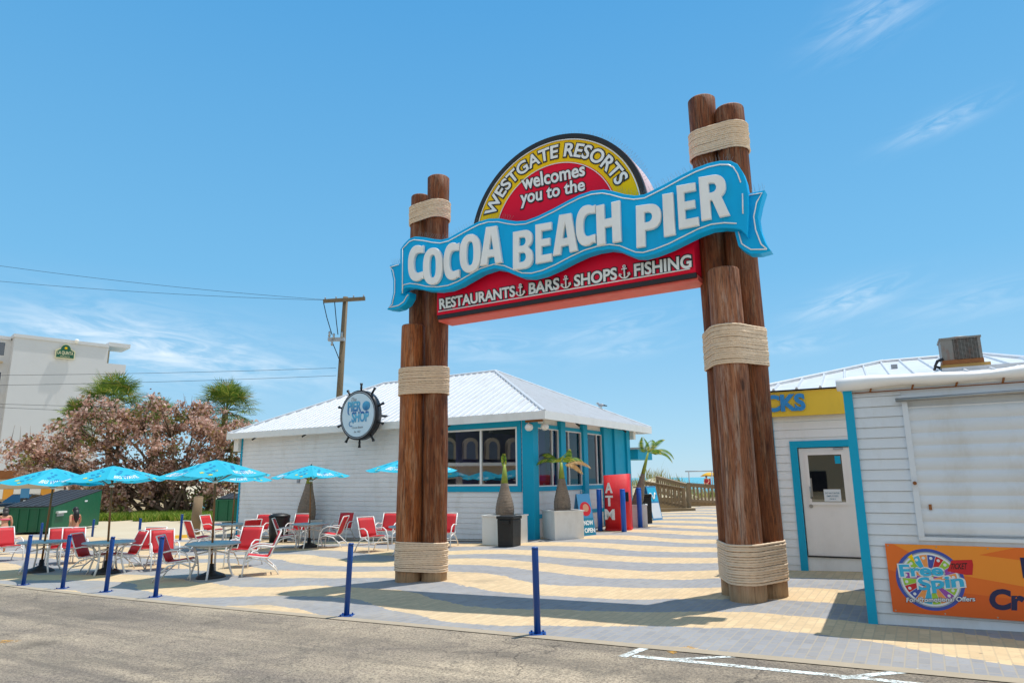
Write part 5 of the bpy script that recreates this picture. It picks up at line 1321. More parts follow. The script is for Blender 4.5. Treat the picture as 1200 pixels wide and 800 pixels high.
ULB = ['turquoise cafe umbrella at the far left edge above the woman in pink', 'turquoise cafe umbrella overlapping the top of the green dumpster', 'turquoise cafe umbrella in front of the shop corner, the nearer of two overlapping', 'turquoise cafe umbrella by the shop corner, the smaller farther of two overlapping', 'turquoise cafe umbrella in front of the white shop wall and bare palm', 'turquoise cafe umbrella passing behind the left timber piles']
T = [gp(*q) for q in TPX]
tab = make_table(); umb = make_umbrella()
for k, q in enumerate(T):
    rz = [10, 25, 38, 5, 20, 52][k]
    for src, lb, gr in ((tab, TLB[k], 'grey cafe tables'), (umb, ULB[k], 'turquoise cafe umbrellas')):
        if k == 0: o = src; o.location = q; o.rotation_euler.z = math.radians(rz); o['label'] = lb; o['group'] = gr
        else: o = copy_thing(src, q, rz if src is umb else rz+20, lb, gr)
        if src is umb: o.rotation_euler.x = math.radians([1, -1.5, -1.5, 1, -.5, .5][k]); o.rotation_euler.y = math.radians([2, -2, -1.2, 1, -1, 0][k])
# each chair: where it stands, table, turn away from facing the table squarely
CH = [((6, 657), 0, 10, 'red patio chair seen from behind at the left edge of the picture'), ((68, 660), 0, 14, 'red patio chair right of the leftmost table, the left one of two'), ((84, 660), 0, 25, 'red patio chair right of the leftmost table, the right one of two'),
      ((106, 671), 1, 30, 'red patio chair with its back to the kerb, in front of the dumpster table'), ((143, 669), 1, -20, 'red patio chair right behind the umbrella pole by the dumpster'), ((172, 662), 1, 12, 'red patio chair seen from the side beside the nearest table, facing left'),
      ((208, 679), 2, 4, 'red patio chair left of the nearest table, the nearer one'), ((190, 667), 2, -10, 'red patio chair left of the nearest table, the one behind the front bollard'), ((303, 673), 2, 6, 'red patio chair right of the nearest table, the outer one'), ((284, 664), 2, -8, 'red patio chair right of the nearest table, the inner one'),
      ((232, 645), 3, -18, 'patio chair seen edge-on beside the brown wooden post'), ((249, 634), 3, 40, 'red patio chair behind the table by the green bins'), ((288, 644), 3, 8, 'red patio chair right of the table by the green bins, the nearer one'), ((302, 634), 3, 0, 'red patio chair right of the table by the green bins, the farther one'),
      ((335, 643), 4, 0, 'red patio chair left of the palm table, the outer one'), ((347, 635), 4, -35, 'red patio chair left of the palm table, the one against the planter'), ((389, 641), 4, 10, 'red patio chair right of the palm table, the nearer one'), ((400, 633), 4, 0, 'darker red patio chair right of the palm table, the one near the wall'),
      ((436, 646), 5, 0, 'red patio chair left of the piles, the outer one facing right'), ((453, 637), 5, -30, 'red patio chair left of the piles, the one close to the rope binding'), ((520, 641), 5, 10, 'red patio chair peeping out right of the left timber piles')]
chr_ = make_chair()
for k, (px, ti, tw_, lb) in enumerate(CH):
    p = gp(*px); d = T[ti]-p; rz = math.degrees(math.atan2(d.y, d.x))-90+tw_
    if k == 0: o = chr_; o.location = p; o.rotation_euler.z = math.radians(rz); o['label'] = lb; o['group'] = 'red sling patio chairs'
    else: copy_thing(chr_, p, rz, lb, 'red sling patio chairs')
print('STAGE furniture')

# ------------------------------------------------------------------ green dumpster and the bins behind the shop corner
def dumpster(label, o, ex, ey, L, D, hf, hb, split=0.0):
    th = thing('dumpster', label, 'dumpster', o, 'green dumpsters'); fr = Fr(o, ex, ey)
    prof = [(0, .1), (0, hf), (D*split, hf), (D, hb), (D, .1)]            # y (front to back), z
    mb = MB(fr); a = [mb._p((0, y, z)) for y, z in prof]; b_ = [mb._p((L, y, z)) for y, z in prof]; mb.face(a); mb.face(b_[::-1])
    for k in range(len(prof)): mb.face((a[k], a[(k+1) % 5], b_[(k+1) % 5], b_[k]))
    mb.build('body', M['dumpster'], th)
    mb = MB(fr)
    for k in range(5): mb.box((.18+k*(L-.36)/4-.03, -.045, .12), (.18+k*(L-.36)/4+.03, -.001, hf-.05))
    mb.box((-.03, -.05, hf-.06), (L+.03, -.001, hf+.0)); mb.build('front_rib', M['dumpster'], th)
    sl = math.atan2(hb-hf, D*(1-split))
    for k in range(2):
        x0, x1 = k*L/2+.01, (k+1)*L/2-.01; mb = MB(fr)
        y0, y1 = D*split-.04, D+.03; z0 = hf+.012-.04*math.tan(sl); z1 = hb+.012+.03*math.tan(sl)
        q = [(x0, y0, z0), (x1, y0, z0), (x1, y1, z1), (x0, y1, z1)]; lo = [mb._p(p) for p in q]; hi = [mb._p((p[0], p[1], p[2]+.05)) for p in q]
        mb.face(lo[::-1]); mb.face(hi); [mb.face((lo[i], lo[(i+1) % 4], hi[(i+1) % 4], hi[i])) for i in range(4)]
        for r_ in (.2, .5, .8):
            xr = x0+(x1-x0)*r_; q = [(xr-.02, y0+.05, z0+.06), (xr+.02, y0+.05, z0+.06), (xr+.02, y1-.05, z1+.048), (xr-.02, y1-.05, z1+.048)]; lo = [mb._p(p) for p in q]; hi = [mb._p((p[0], p[1], p[2]+.02)) for p in q]
            mb.face(lo[::-1]); mb.face(hi); [mb.face((lo[i], lo[(i+1) % 4], hi[(i+1) % 4], hi[i])) for i in range(4)]
        mb.build('lid', M['dump_lid'], th)
    return th, fr
do = gp(59, 625.5); de = gp(115, 617); ex = V((de.x-do.x, de.y-do.y, 0)); DLn = ex.length; ex.normalize(); ey = V((-ex.y, ex.x, 0))
kz = lambda x, y, Y: at(x, y, Y).z - do.z
# its sloping side faces the cafe: low nose to the left, tall back to the right
hf = kz(59, 594, do.y); hb = kz(97, 575, de.y-.6)
th, fr = dumpster('green dumpster with a black sloping lid beside the sea grape tree', do, ey, ex, 2.0, DLn, hf, hb, 0)
lab = Fr(do, ex, ey)
mb = MB(lab); mb.box((.25, -.12, hf-.28), (1.05, -.001, hf-.20)); mb.build('lifting_sleeve', M['white'], th)
mb = MB(lab); mb.box((.34, -.03, hf-.42), (.98, -.001, hf-.29)); mb.build('sticker', M['print_grey'], th)
mb = MB(lab); mb.box((DLn*.62, -.01, hb*.72), (DLn*.68, -.001, hb*.76)); mb.build('sticker', M['plate'], th)
g0_ = gp(250, 613); g1_ = gp(292, 612.5); e2 = V((g1_.x-g0_.x, g1_.y-g0_.y, 0)); L2 = e2.length; e2.normalize()
th, fr = dumpster('dark green lidded bin half hidden behind the shop corner', g0_, e2, V((-e2.y, e2.x, 0)), L2+.6, 1.5, 1.25, 1.5, .1)

# wooden post and yellow wheel stop
b = gp(228, 626); th = thing('wooden_post', 'thick weathered brown wooden post beside the blue post at the grass', 'post', b)
mb = MB(); h = at(229, 582, b.y).z-b.z; mb.tube([b, b+V((.02, 0, h*.5)), b+V((.05, 0, h))], [.20, .195, .185], 14); mb.build('post', M['greywood'], th)
mb = MB(); mb.tube([b+V((.05, 0, h)), b+V((.05, 0, h+.03))], [.18, .14], 14); mb.build('post_top', M['greywood'], th)
def wheel_stop(label, p0, p1):
    a, c = gp(*p0), gp(*p1); d = V((c.x-a.x, c.y-a.y, 0)); L = d.length; d.normalize(); fr = Fr(a, d, V((-d.y, d.x, 0)))
    mb = MB(fr); pr = [(-.1, 0), (.1, 0), (.06, .12), (-.06, .12)]; lo = [mb._p((0, y, z)) for y, z in pr]; hi = [mb._p((L, y, z)) for y, z in pr]
    mb.face(lo); mb.face(hi[::-1]); [mb.face((lo[i], lo[(i+1) % 4], hi[(i+1) % 4], hi[i])) for i in range(4)]
    o = mb.build('wheel_stop', M['yellow_paint']); tag(o, label, 'wheel stop', 'yellow concrete wheel stops')
wheel_stop('yellow wheel stop at the foot of the brown wooden post', (199, 631), (226, 629)); wheel_stop('yellow wheel stop on the sand behind the woman in pink', (2, 626), (24, 623))

# ------------------------------------------------------------------ vegetation
def leaf_quad(mb, c, size, rnd, aspect=.7, flat=.0):
    n = V((rnd.gauss(0, 1), rnd.gauss(0, 1), rnd.gauss(0, 1)+flat)).normalized(); a = n.orthogonal().normalized(); b_ = n.cross(a)
    th_ = rnd.uniform(0, 6.28); u = (a*math.cos(th_)+b_*math.sin(th_))*size; v = n.cross(u)*aspect
    i = [mb._p(q) for q in (c-u*.5, c-u*.15+v*.5, c+u*.25+v*.42, c+u*.55, c+u*.25-v*.42, c-u*.15-v*.5)]
    mb.face(i)
rnd = random.Random(5)
GT = gp(185, 607); GY = GT.y+1.5
th = thing('sea_grape_tree', 'wide sea grape tree with pinkish brown leaves behind the green dumpster', 'tree', V((GT.x, GY, gz(GT.x))))
clumps = [(28, 523, 24, 12), (45, 540, 34, 14), (70, 520, 30, 16), (95, 505, 36, 22), (75, 545, 40, 16), (120, 488, 32, 16), (130, 520, 50, 34), (165, 490, 38, 22), (160, 545, 48, 36), (200, 500, 44, 32), (232, 492, 32, 22), (255, 505, 34, 26), (215, 545, 52, 40), (262, 540, 34, 36), (180, 578, 56, 28), (240, 575, 48, 30), (150, 575, 40, 26), (128, 582, 30, 22), (275, 565, 30, 34), (110, 560, 32, 20), (278, 520, 20, 22)]
mb = MB(); lim = MB(); root = V((GT.x+.6, GY, gz(GT.x)))
pxm = lambda Y: Y*1.02/785
for (cx, cy, rx, ry) in clumps:
    c0 = at(cx, cy, GY); k = pxm(GY); rx_, rz_ = rx*k, ry*k; ry_ = min(2.8, rx_*1.15)
    stem = root + V((rnd.uniform(-1.6, 1.6)+(c0.x-root.x)*.15, rnd.uniform(-.6, .6), 0))
    mid = stem.lerp(c0, .55)+V((rnd.uniform(-.5, .5), rnd.uniform(-.5, .5), .6 if cy < 540 else .1))
    lim.tube([stem, stem.lerp(mid, .5)+V((0, 0, .3)), mid, c0+V((0, 0, rz_*.2))], [.16, .12, .08, .03], 6)
    sub = []
    for _ in range(int(8+rx*ry/95)):
        a = rnd.uniform(0, 6.28); r = rnd.random()**.45; zz = rnd.uniform(-1, 1)
        q = c0+V((rx_*r*math.cos(a)*math.sqrt(1-zz*zz*.8), ry_*r*math.sin(a)*math.sqrt(1-zz*zz*.8), rz_*zz*r*1.1)); sub.append(q)
        lim.tube([c0.lerp(mid, .35), q.lerp(c0, .4)+V((0, 0, .12)), q], [.035, .022, .008], 4)
    for q in sub:
        R1 = rnd.uniform(.22, .62); N = int(104*(R1/.45)**2); mb.mi = 1 if rnd.random() < .13 else 0
        for _ in range(N):
            p_ = q+V((rnd.gauss(0, R1*.55), rnd.gauss(0, R1*.55), rnd.gauss(0, R1*.42)))
            if p_.z < gz(p_.x)+.05: continue
            leaf_quad(mb, p_, rnd.choice((.07, .1, .13, .17, .24)), rnd, .85)
# bare twigs above the crown
for _ in range(60):
    cx, cy, rx, ry = rnd.choice(clumps[:12]); c0 = at(cx+rnd.uniform(-rx, rx)*.8, cy-ry*.6, GY+rnd.uniform(-1, 1)); d = V((rnd.uniform(-.5, .4), rnd.uniform(-.3, .3), 1)).normalized()
    lim.tube([c0, c0+d*rnd.uniform(.5, 1.1)], [.018, .006], 4)
lim.build('trunk', M['bark'], th, recalc=False); cr_ = mb.build('crown', [M['grape'], M['grape_green']], th, recalc=False)
# cabbage palms
def fan_palm(label, base, top, rcrown, nf, seed, skirt=6):
    rnd = random.Random(seed); th = thing('cabbage_palm', label, 'palm', base, 'cabbage palms behind the sea grape')
    mb = MB(); n = 12; mb.tube([base.lerp(top, k/n)+V((.08*math.sin(k*.7+seed), 0, 0)) for k in range(n+1)], [.21+.03*(k % 2) for k in range(n+1)], 10); mb.build('trunk', M['palmbark'], th)
    mb = MB()
    for k in range(nf):
        az = k*2.399+rnd.uniform(-.3, .3); f = k/nf; el = math.radians(82-125*f+rnd.uniform(-10, 10)); ln = rcrown*rnd.uniform(.5, .68)
        d = V((math.cos(az)*math.cos(el), math.sin(az)*math.cos(el), math.sin(el))); h = top+d*ln
        mb.tube([top, top.lerp(h, .5)+V((0, 0, .05)), h], [.025, .02, .014], 4)
        sd = V((-math.sin(az), math.cos(az), 0)); up = sd.cross(d).normalized(); nb = 26
        for j in range(nb):
            a = math.radians(-125+250*j/(nb-1)); dd = (d*math.cos(a)+sd*math.sin(a)).normalized()
            L = rcrown*.52*(.72+.28*math.cos(a*.7))*rnd.uniform(.9, 1.05); w_ = d.cross(up)*0+ (dd.cross(up)).normalized()*.03
            dr = V((0, 0, -1))*L*rnd.uniform(.12, .38); m1 = h+dd*L*.55+dr*.15+up*.04; e = h+dd*L+dr
            i = [mb._p(q) for q in (h-w_*.4, m1-w_, e, m1+w_, h+w_*.4)]; mb.face(i)
    mb.build('crown', M['fan'], th, recalc=False)
for k, (px, py, Y, rc, nf, lb, gy) in enumerate([(132, 478, GY+4.5, 2.9, 56, 'green cabbage palm rising behind the sea grape, the taller left one', 0), (92, 494, GY+3.6, 1.9, 34, 'low green cabbage palm on the left shoulder of the sea grape', 0), (182, 492, GY+6, 2.0, 36, 'low cabbage palm head between the two taller ones above the sea grape', 0), (265, 481, GY+5.0, 2.6, 62, 'cabbage palm with visible trunk right of the sea grape beside the shop roof', 0)]):
    tp = at(px, py, Y); fan_palm(lb, V((tp.x+(-.6 if k == 3 else .2), Y, gz(tp.x))), tp, rc, nf, 30+k)
# grass at the foot of the tree
mb = MB()
def blades(mb, n, fx, h0, h1, wd, lean=.35, rnd=rnd):
    for _ in range(n):
        p_ = fx(); h = rnd.uniform(h0, h1); a = rnd.uniform(0, 6.28); w_ = V((math.cos(a), math.sin(a), 0))*wd; l_ = V((rnd.gauss(0, lean), rnd.gauss(0, lean), 0))*h
        i = [mb._p(q) for q in (p_-w_, p_+w_, p_+l_*.4+V((0, 0, h*.6))+w_*.6, p_+l_+V((0, 0, h)), p_+l_*.4+V((0, 0, h*.6))-w_*.6)]; mb.face(i)
ga, gb = gp(112, 610), gp(250, 611)
def fx():
    s_ = rnd.random(); t_ = rnd.random()**1.4; x = ga.x+(gb.x-ga.x)*s_; y = ga.y+(gb.y-ga.y)*s_+t_*9-.6*math.sin(s_*17)-.4*math.sin(s_*41); return V((x, y, gz(x)))
blades(mb, 22000, fx, .12, .55, .026); 
gc = gp(26, 617)
def fx2():
    r = math.sqrt(rnd.random()); a = rnd.uniform(0, 6.28); return V((gc.x+1.6*r*math.cos(a), gc.y+1.4*r*math.sin(a), gz(gc.x)))
blades(mb, 1200, fx2, .06, .25, .03)
tag(mb.build('grass', M['grass'], recalc=False), 'patch of short green grass growing under the sea grape tree', 'grass', kind='stuff')

# ------------------------------------------------------------------ hotel far left
h0 = at(18, 391, 70); h1_ = at(128, 401.5, 76.3); hx = V((h1_.x-h0.x, h1_.y-h0.y, 0)); HL = hx.length; hx.normalize(); hy = V((-hx.y, hx.x, 0))
HT = h0.z; HG = gz(-50)-.2; HF = Fr((h0.x, h0.y, 0), hx, hy)
hot = thing('hotel', 'large pale four storey hotel end wall with balcony slabs and green rooftop sign', 'hotel', V((h0.x, h0.y, gz(-50))))
mb = MB(HF); mb.box((0, 0, HG), (HL, 14, HT-.35)); mb.build('wall', M['hotel'], hot)
mb = MB(HF); mb.box((-.12, -.12, HT-.349), (HL, 14.1, HT)); mb.build('parapet', M['hotel'], hot)
def hpt(x, y): p = onplane(x, y, HF.o, hy); return (p-HF.o).dot(hx), p.z
ex1 = hpt(153, 404)[0]
for (ya, yb, xe) in ((403.5, 411, 152.5), (428, 444, 149.5)):
    zt, zb = hpt(152, ya)[1], hpt(152, yb)[1]; xe_ = hpt(xe, 410)[0]
    mb = MB(HF); mb.box((HL+.001, .0, zt-1.1 if ya > 420 else zt-.45), (xe_, 3.5, zt)); mb.build('balcony', M['hotel'], hot)
    mb = MB(HF); mb.box((HL+.001, 3.501, zt-4), (HL+1, 3.6, zt)); mb.build('balcony_back_wall', M['hotel_tan'], hot)
for k in range(2):
    zt = hpt(150, 470+40*k)[1]; mb = MB(HF); mb.box((HL+.001, 0, zt-1.2), (hpt(149, 450)[0], 3.5, zt)); mb.build('balcony', M['hotel'], hot)
# set back front with windows
mb = MB(HF); mb.box((-16, 1.4, HG), (-.001, 14, HT-.5)); mb.build('set_back_wall', M['hotel'], hot)
mb = MB(HF); mb.box((-16, 1.25, HT-.499), (-.122, 14.1, HT-.15)); mb.build('set_back_parapet', M['hotel'], hot)
for r in range(4):
    zc = at(5, 412+34*r, 72).z
    for c_ in range(3):
        u0 = -2.4-c_*4.6; mb = MB(HF); mb.box((u0, 1.36, zc-.75), (u0+1.9, 1.399, zc+.75)); wf = mb.build('window', M['whiteframe'], hot)
        mb = MB(HF); mb.box((u0+.08, 1.345, zc-.67), (u0+.92, 1.3595, zc+.67)); mb.box((u0+.98, 1.345, zc-.67), (u0+1.82, 1.3595, zc+.67)); mb.build('glass_pane', M['glass_d'], wf)
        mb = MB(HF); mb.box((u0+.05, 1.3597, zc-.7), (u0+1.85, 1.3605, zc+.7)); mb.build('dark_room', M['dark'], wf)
    mb = MB(HF); mb.box((-15, .8, zc-1.55), (-.6, 1.399, zc-1.4)); mb.build('balcony_ledge', M['hotel_tan'], hot)
# green rooftop sign on the end wall
a0, a1 = hpt(64, 419), hpt(88, 405); cx_ = (a0[0]+a1[0])/2; w_ = a1[0]-a0[0]; zb, zt = a0[1], a1[1]
sF = Fr(HF((cx_, -.30, zb)), hx, (0, 0, 1), -hy); hh = zt-zb
def hs_prof(g): return [(-w_/2-g, -g), (w_/2+g, -g), (w_/2+g, hh*.52+g), (w_*.3+g, hh*.66+g)] + [(w_*.26*math.cos(math.radians(a)), hh*.62+(hh*.38+g)*math.sin(math.radians(a))) for a in range(20, 161, 14)] + [(-w_*.3-g, hh*.66+g), (-w_/2-g, hh*.52+g)]
hs_ = thing('hotel_sign', 'green arched sign with gold sunburst and white letters high on the hotel wall', 'sign', sF.o)
mb = MB(sF); mb.prism(hs_prof(.05), -.18, 0); mb.build('sign_rim', M['gold'], hs_); mb = MB(sF); mb.prism(hs_prof(-.06), .001, .03); mb.build('sign_face', M['green_sign'], hs_)
mb = MB(sF); put_text(mb, 'LA QUINTA', 0, hh*.26, hh*.24, w_*.84, .035, .01, .02, 'C'); put_text(mb, 'INN & SUITES', 0, hh*.08, hh*.09, w_*.5, .035, .01, .0, 'C'); mb.build('lettering', M['gold'], hs_)
mb = MB(sF)
for k in range(12):
    a = k*PI/6; mb.prism([(.10*w_*math.cos(a), hh*.72+.10*w_*math.sin(a)), (.05*w_*math.cos(a+.26), hh*.72+.05*w_*math.sin(a+.26)), (0, hh*.72), (.05*w_*math.cos(a-.26), hh*.72+.05*w_*math.sin(a-.26))], .031, .038)
mb.build('sunburst', M['sign_yellow'], hs_)
q = hpt(89, 400.5); mb = MB(HF); mb.ball((q[0], -.4, HT-.1), .25, 6); mb.build('wall_lamp', M['white'], hot)

# low building with orange and white wall panels
lb0 = at(-60, 562, 56); LBY = 54
zt = at(40, 561, LBY).z; zm = at(40, 572.5, LBY).z; zb_ = at(40, 584, LBY).z; xl, xr = at(-60, 570, LBY).x, at(150, 570, LBY).x
low = thing('low_building', 'low tan building with an orange and white panelled front behind the parked car', 'building', V((at(30, 570, LBY).x, LBY, gz(-40))))
mb = MB(); mb.box((xl, LBY, zm), (xr, LBY+8, zt)); mb.build('upper_wall', M['hotel_tan'], low)
mb = MB(); mb.box((xl+.1, LBY+.3, gz(-40)-.2), (xr-.1, LBY+8, zm-.001)); mb.build('lower_wall', M['hotel_tan'], low)
x = xl; k = 0; pw = [23, 9]; 
edges = [-40, -14, 4, 16, 48, 64, 80, 96, 112]
for k, (a, c) in enumerate(zip(edges, edges[1:])):
    xa, xc = at(a, 578, LBY).x, at(c, 578, LBY).x; mb = MB()
    mb.prism([(xa, 0), (xc, 0), (xc+(.0 if k % 2 else .25), 0)][:2]+[(xc, .06), (xa, .06)], 0, 0.001) if False else mb.box((xa+.01, LBY-.06, zb_), (xc-.01, LBY+.02 if False else LBY-.001, zm-.002))
    mb.build('panel', M['orange_panel' if k % 2 == 0 else 'white'], low)
mb = MB(); q = at(18, 549, LBY+3); mb.box((q.x-.7, LBY+2, zt), (q.x+.7, LBY+3, zt+.75)); mb.build('roof_unit', M['rust'], low)

# parking signs on their post
b = gp(25, 613); th = thing('parking_sign', 'blue and dark signs on a post with yellow sleeve beside the dumpster', 'sign', b)
hgt = at(27, 572, b.y).z
mb = MB(); mb.cyl(b, V((b.x, b.y, hgt)), .04, .04, 8); mb.build('post', M['steel'], th)
mb = MB(); mb.cyl(b, b+V((0, 0, .62)), .10, .10, 10); mb.build('sleeve', M['yellow_paint'], th)
zA, zB, zC = hgt, at(27, 583.2, b.y).z, at(27, 598, b.y).z
mb = MB(); mb.box((b.x-.23, b.y-.075, zB+.01), (b.x+.27, b.y-.05, zA)); mb.build('blue_plate', M['print_skyblue'], th)
mb = MB(); mb.box((b.x-.19, b.y-.075, zC), (b.x+.23, b.y-.05, zB-.01)); pl_ = mb.build('dark_plate', M['dump_lid'], th)
mb = MB(); mb.box((b.x-.10, b.y-.08, zC+.12), (b.x+.0, b.y-.0755, zC+.18)); mb.box((b.x+.0, b.y-.08, zC+.12), (b.x+.14, b.y-.0755, zB-.12)); mb.build('symbol', M['plate'], pl_)

# ------------------------------------------------------------------ parked dark car, its front to the cafe
cb = gp(3, 606.5); CFm = rotz(cb, -82)      # local +x forward
car = thing('parked_car', 'dark parked car with chrome grille cut by the left edge', 'car', cb)
secs = [(-4.25, .42, .78, .72), (-4.1, .35, .95, .84), (-3.2, .28, 1.0, .90), (-2.4, .26, 1.0, .91), (-.9, .26, .98, .91), (-.15, .30, .90, .88), (.0, .40, .74, .78)]
mb = MB(CFm); rings = []
for x, z0, z1, hw in secs:
    rings.append([mb._p((x, y*hw, z0+(z1-z0)*z)) for y, z in ((-.86, 0), (-1, .25), (-1, .7), (-.9, 1), (0, 1.04), (.9, 1), (1, .7), (1, .25), (.86, 0))])
mb.smooth = True
for a, c in zip(rings, rings[1:]):
    for k in range(9): mb.face((a[k], a[(k+1) % 9], c[(k+1) % 9], c[k]))
mb.smooth = False; mb.face(rings[0]); mb.face(rings[-1][::-1]); body = mb.build('body', M['car'], car)
mb = MB(CFm); cab = [(-3.9, .98, .80), (-3.3, 1.46, .66), (-2.0, 1.52, .66), (-1.05, .99, .80)]; rings = []
for x, z, hw in cab: rings.append([mb._p((x, -hw, z)), mb._p((x, hw, z))])
base_ = [mb._p((x, s_*.82, .93)) for x in (-3.9, -1.05) for s_ in (-1, 1)]
for a, c in zip(rings, rings[1:]): mb.face((a[0], a[1], c[1], c[0]))
for sd_ in (0, 1): mb.face([r[sd_] for r in rings])
mb.build('cabin_glass', M['glass_d'], car)
mb = MB(CFm); mb.box((-3.3, -.6, 1.525), (-2.0, .6, 1.55)); mb.box((-3.6, -.6, .9), (-1.5, .6, 1.2)); mb.build('roof', M['car'], car)
mb = MB(CFm); mb.box((-.02, -.42, .56), (.035, .42, .74)); mb.build('grille', M['chrome'], car)
mb = MB(CFm); mb.box((-.05, -.80, .33), (.05, .80, .44)); mb.build('bumper', M['chrome'], car)
mb = MB(CFm); mb.box((.051, -.26, .42), (.065, .26, .56)); mb.build('number_plate', M['plate'], car)
for s_ in (-1, 1):
    mb = MB(CFm); mb.ball((-.10, s_*.64, .66), (.12, .16, .085), 7); mb.build('headlight', M['plate'], car)
    for x in (-.95, -3.35):
        mb = MB(CFm); mb.cyl((x, s_*.90, .33), (x, s_*.68, .33), .33, .33, 22); wl = mb.build('wheel', M['tyre'], car); mb = MB(CFm); mb.cyl((x, s_*.905, .33), (x, s_*.80, .33), .2, .2, 16); mb.build('rim', M['chrome'], wl)
    mb = MB(CFm); mb.ball((-1.25, s_*.98, 1.02), (.08, .1, .07), 6); mb.build('mirror', M['car'], car)

# ------------------------------------------------------------------ people
def skin_mesh(joints, edges, sub=2):
    me = bpy.data.meshes.new('sk'); names = list(joints); me.from_pydata([joints[n][:3] for n in names], [(names.index(a), names.index(b_)) for a, b_ in edges], [])
    ob = bpy.data.objects.new('sk', me); COL.objects.link(ob); md_ = ob.modifiers.new('s', 'SKIN'); md_.use_smooth_shade = True
    for v, n in zip(me.skin_vertices[0].data, names):
        r = joints[n][3]; v.radius = r if isinstance(r, tuple) else (r, r)
    me.skin_vertices[0].data[0].use_root = True
    s_ = ob.modifiers.new('ss', 'SUBSURF'); s_.levels = sub; s_.render_levels = sub
    dg = bpy.context.evaluated_depsgraph_get(); m2_ = bpy.data.meshes.new_from_object(ob.evaluated_get(dg))
    vs, fs = [tuple(v.co) for v in m2_.vertices], [tuple(p.vertices) for p in m2_.polygons]
    bpy.data.objects.remove(ob); bpy.data.meshes.remove(m2_); bpy.data.meshes.remove(me); return vs, fs
def person(label, base, rz, s, J, hair, suit):
    th = thing('person', label, 'person', base, None); fr = rotz(base, rz)
    E_ = [('pelvis', 'waist'), ('waist', 'chest'), ('chest', 'neck'), ('neck', 'skull'), ('skull', 'crown')]
    for q in 'LR':
        E_ += [('pelvis', 'hip'+q), ('hip'+q, 'knee'+q), ('knee'+q, 'calf'+q), ('calf'+q, 'ankle'+q), ('ankle'+q, 'toe'+q), ('chest', 'sh'+q), ('sh'+q, 'el'+q), ('el'+q, 'wr'+q), ('wr'+q, 'palm'+q)]
        w_, p_ = V(J['wr'+q][:3]), V(J['palm'+q][:3]); d = (p_-w_).normalized(); sd = d.cross(V((1, 0, .3))).normalized()
        for k, (ln, of) in enumerate(((.055, .028), (.075, .010), (.078, -.008), (.066, -.025))):
            f1 = p_+sd*of+d*.015; f2 = f1+d*ln*.5+V((0, 0, -.004)); f3 = f1+d*ln*.95+V((0, .012, -.008))
            for nm, pt, r in (('a', f1, .009), ('b', f2, .008), ('c', f3, .006)): J[f'f{k}{nm}{q}'] = (*pt, r)
            E_ += [('palm'+q, f'f{k}a{q}'), (f'f{k}a{q}', f'f{k}b{q}'), (f'f{k}b{q}', f'f{k}c{q}')]
        t1 = w_.lerp(p_, .55)+sd*.035; t2 = t1+d*.03+sd*.015; J['ta'+q] = (*t1, .010); J['tb'+q] = (*t2, .008); E_ += [('palm'+q, 'ta'+q), ('ta'+q, 'tb'+q)]
    vs, fs = skin_mesh(J, E_)
    mb = MB(fr); mb.smooth = True; mb.add(vs, fs, lambda p: (p[0]*s, p[1]*s, p[2]*s)); body = mb.build('body', M['skin'], th)
    hd = V(J['skull'][:3]); 
    mb = MB(fr)
    sc = lambda p: tuple(a*s for a in p)
    mb.ball(sc((hd.x, hd.y+.10, hd.z+.005)), (.014*s, .02*s, .022*s), 5); mb.build('nose', M['skin'], body)
    for q in (-1, 1):
        mb = MB(fr); mb.ball(sc((hd.x+q*.032, hd.y+.082, hd.z+.03)), .011*s, 5); mb.build('eye', M['plate'], body)
        mb = MB(fr); mb.ball(sc((hd.x+q*.088, hd.y, hd.z+.01)), (.012*s, .024*s, .034*s), 6); mb.build('ear', M['skin'], body)
    mb = MB(fr); mb.ball(sc((hd.x, hd.y+.09, hd.z-.045)), (.026*s, .010*s, .008*s), 5); mb.build('mouth', M['bikini'], body)
    for nm, m_, parts in hair+suit:
        mb = MB(fr); mb.smooth = True
        for kind, *a in parts:
            if kind == 'ball': mb.ball(sc(a[0]), tuple(r*s for r in a[1]), 10)
            else: mb.tube([sc(p) for p in a[0]], [r*s for r in a[1]], 12)
        mb.build(nm, m_, th)
    return th
def std(lean=0.0, dx=0):
    J = {}
    y = lambda z: -lean*max(0, z-.9)*1.0 if False else lean*max(0, z-.86)
    J['pelvis'] = (0, 0, .88, (.150, .105)); J['waist'] = (0, y(1.06), 1.05, (.105, .082)); J['chest'] = (0, y(1.26), 1.25, (.135, .098)); J['neck'] = (0, y(1.40)+.01, 1.405, (.048, .05)); J['skull'] = (0, y(1.5)+.03, 1.515, (.078, .095)); J['crown'] = (0, y(1.6)+.02, 1.595, (.066, .078))
    return J, y
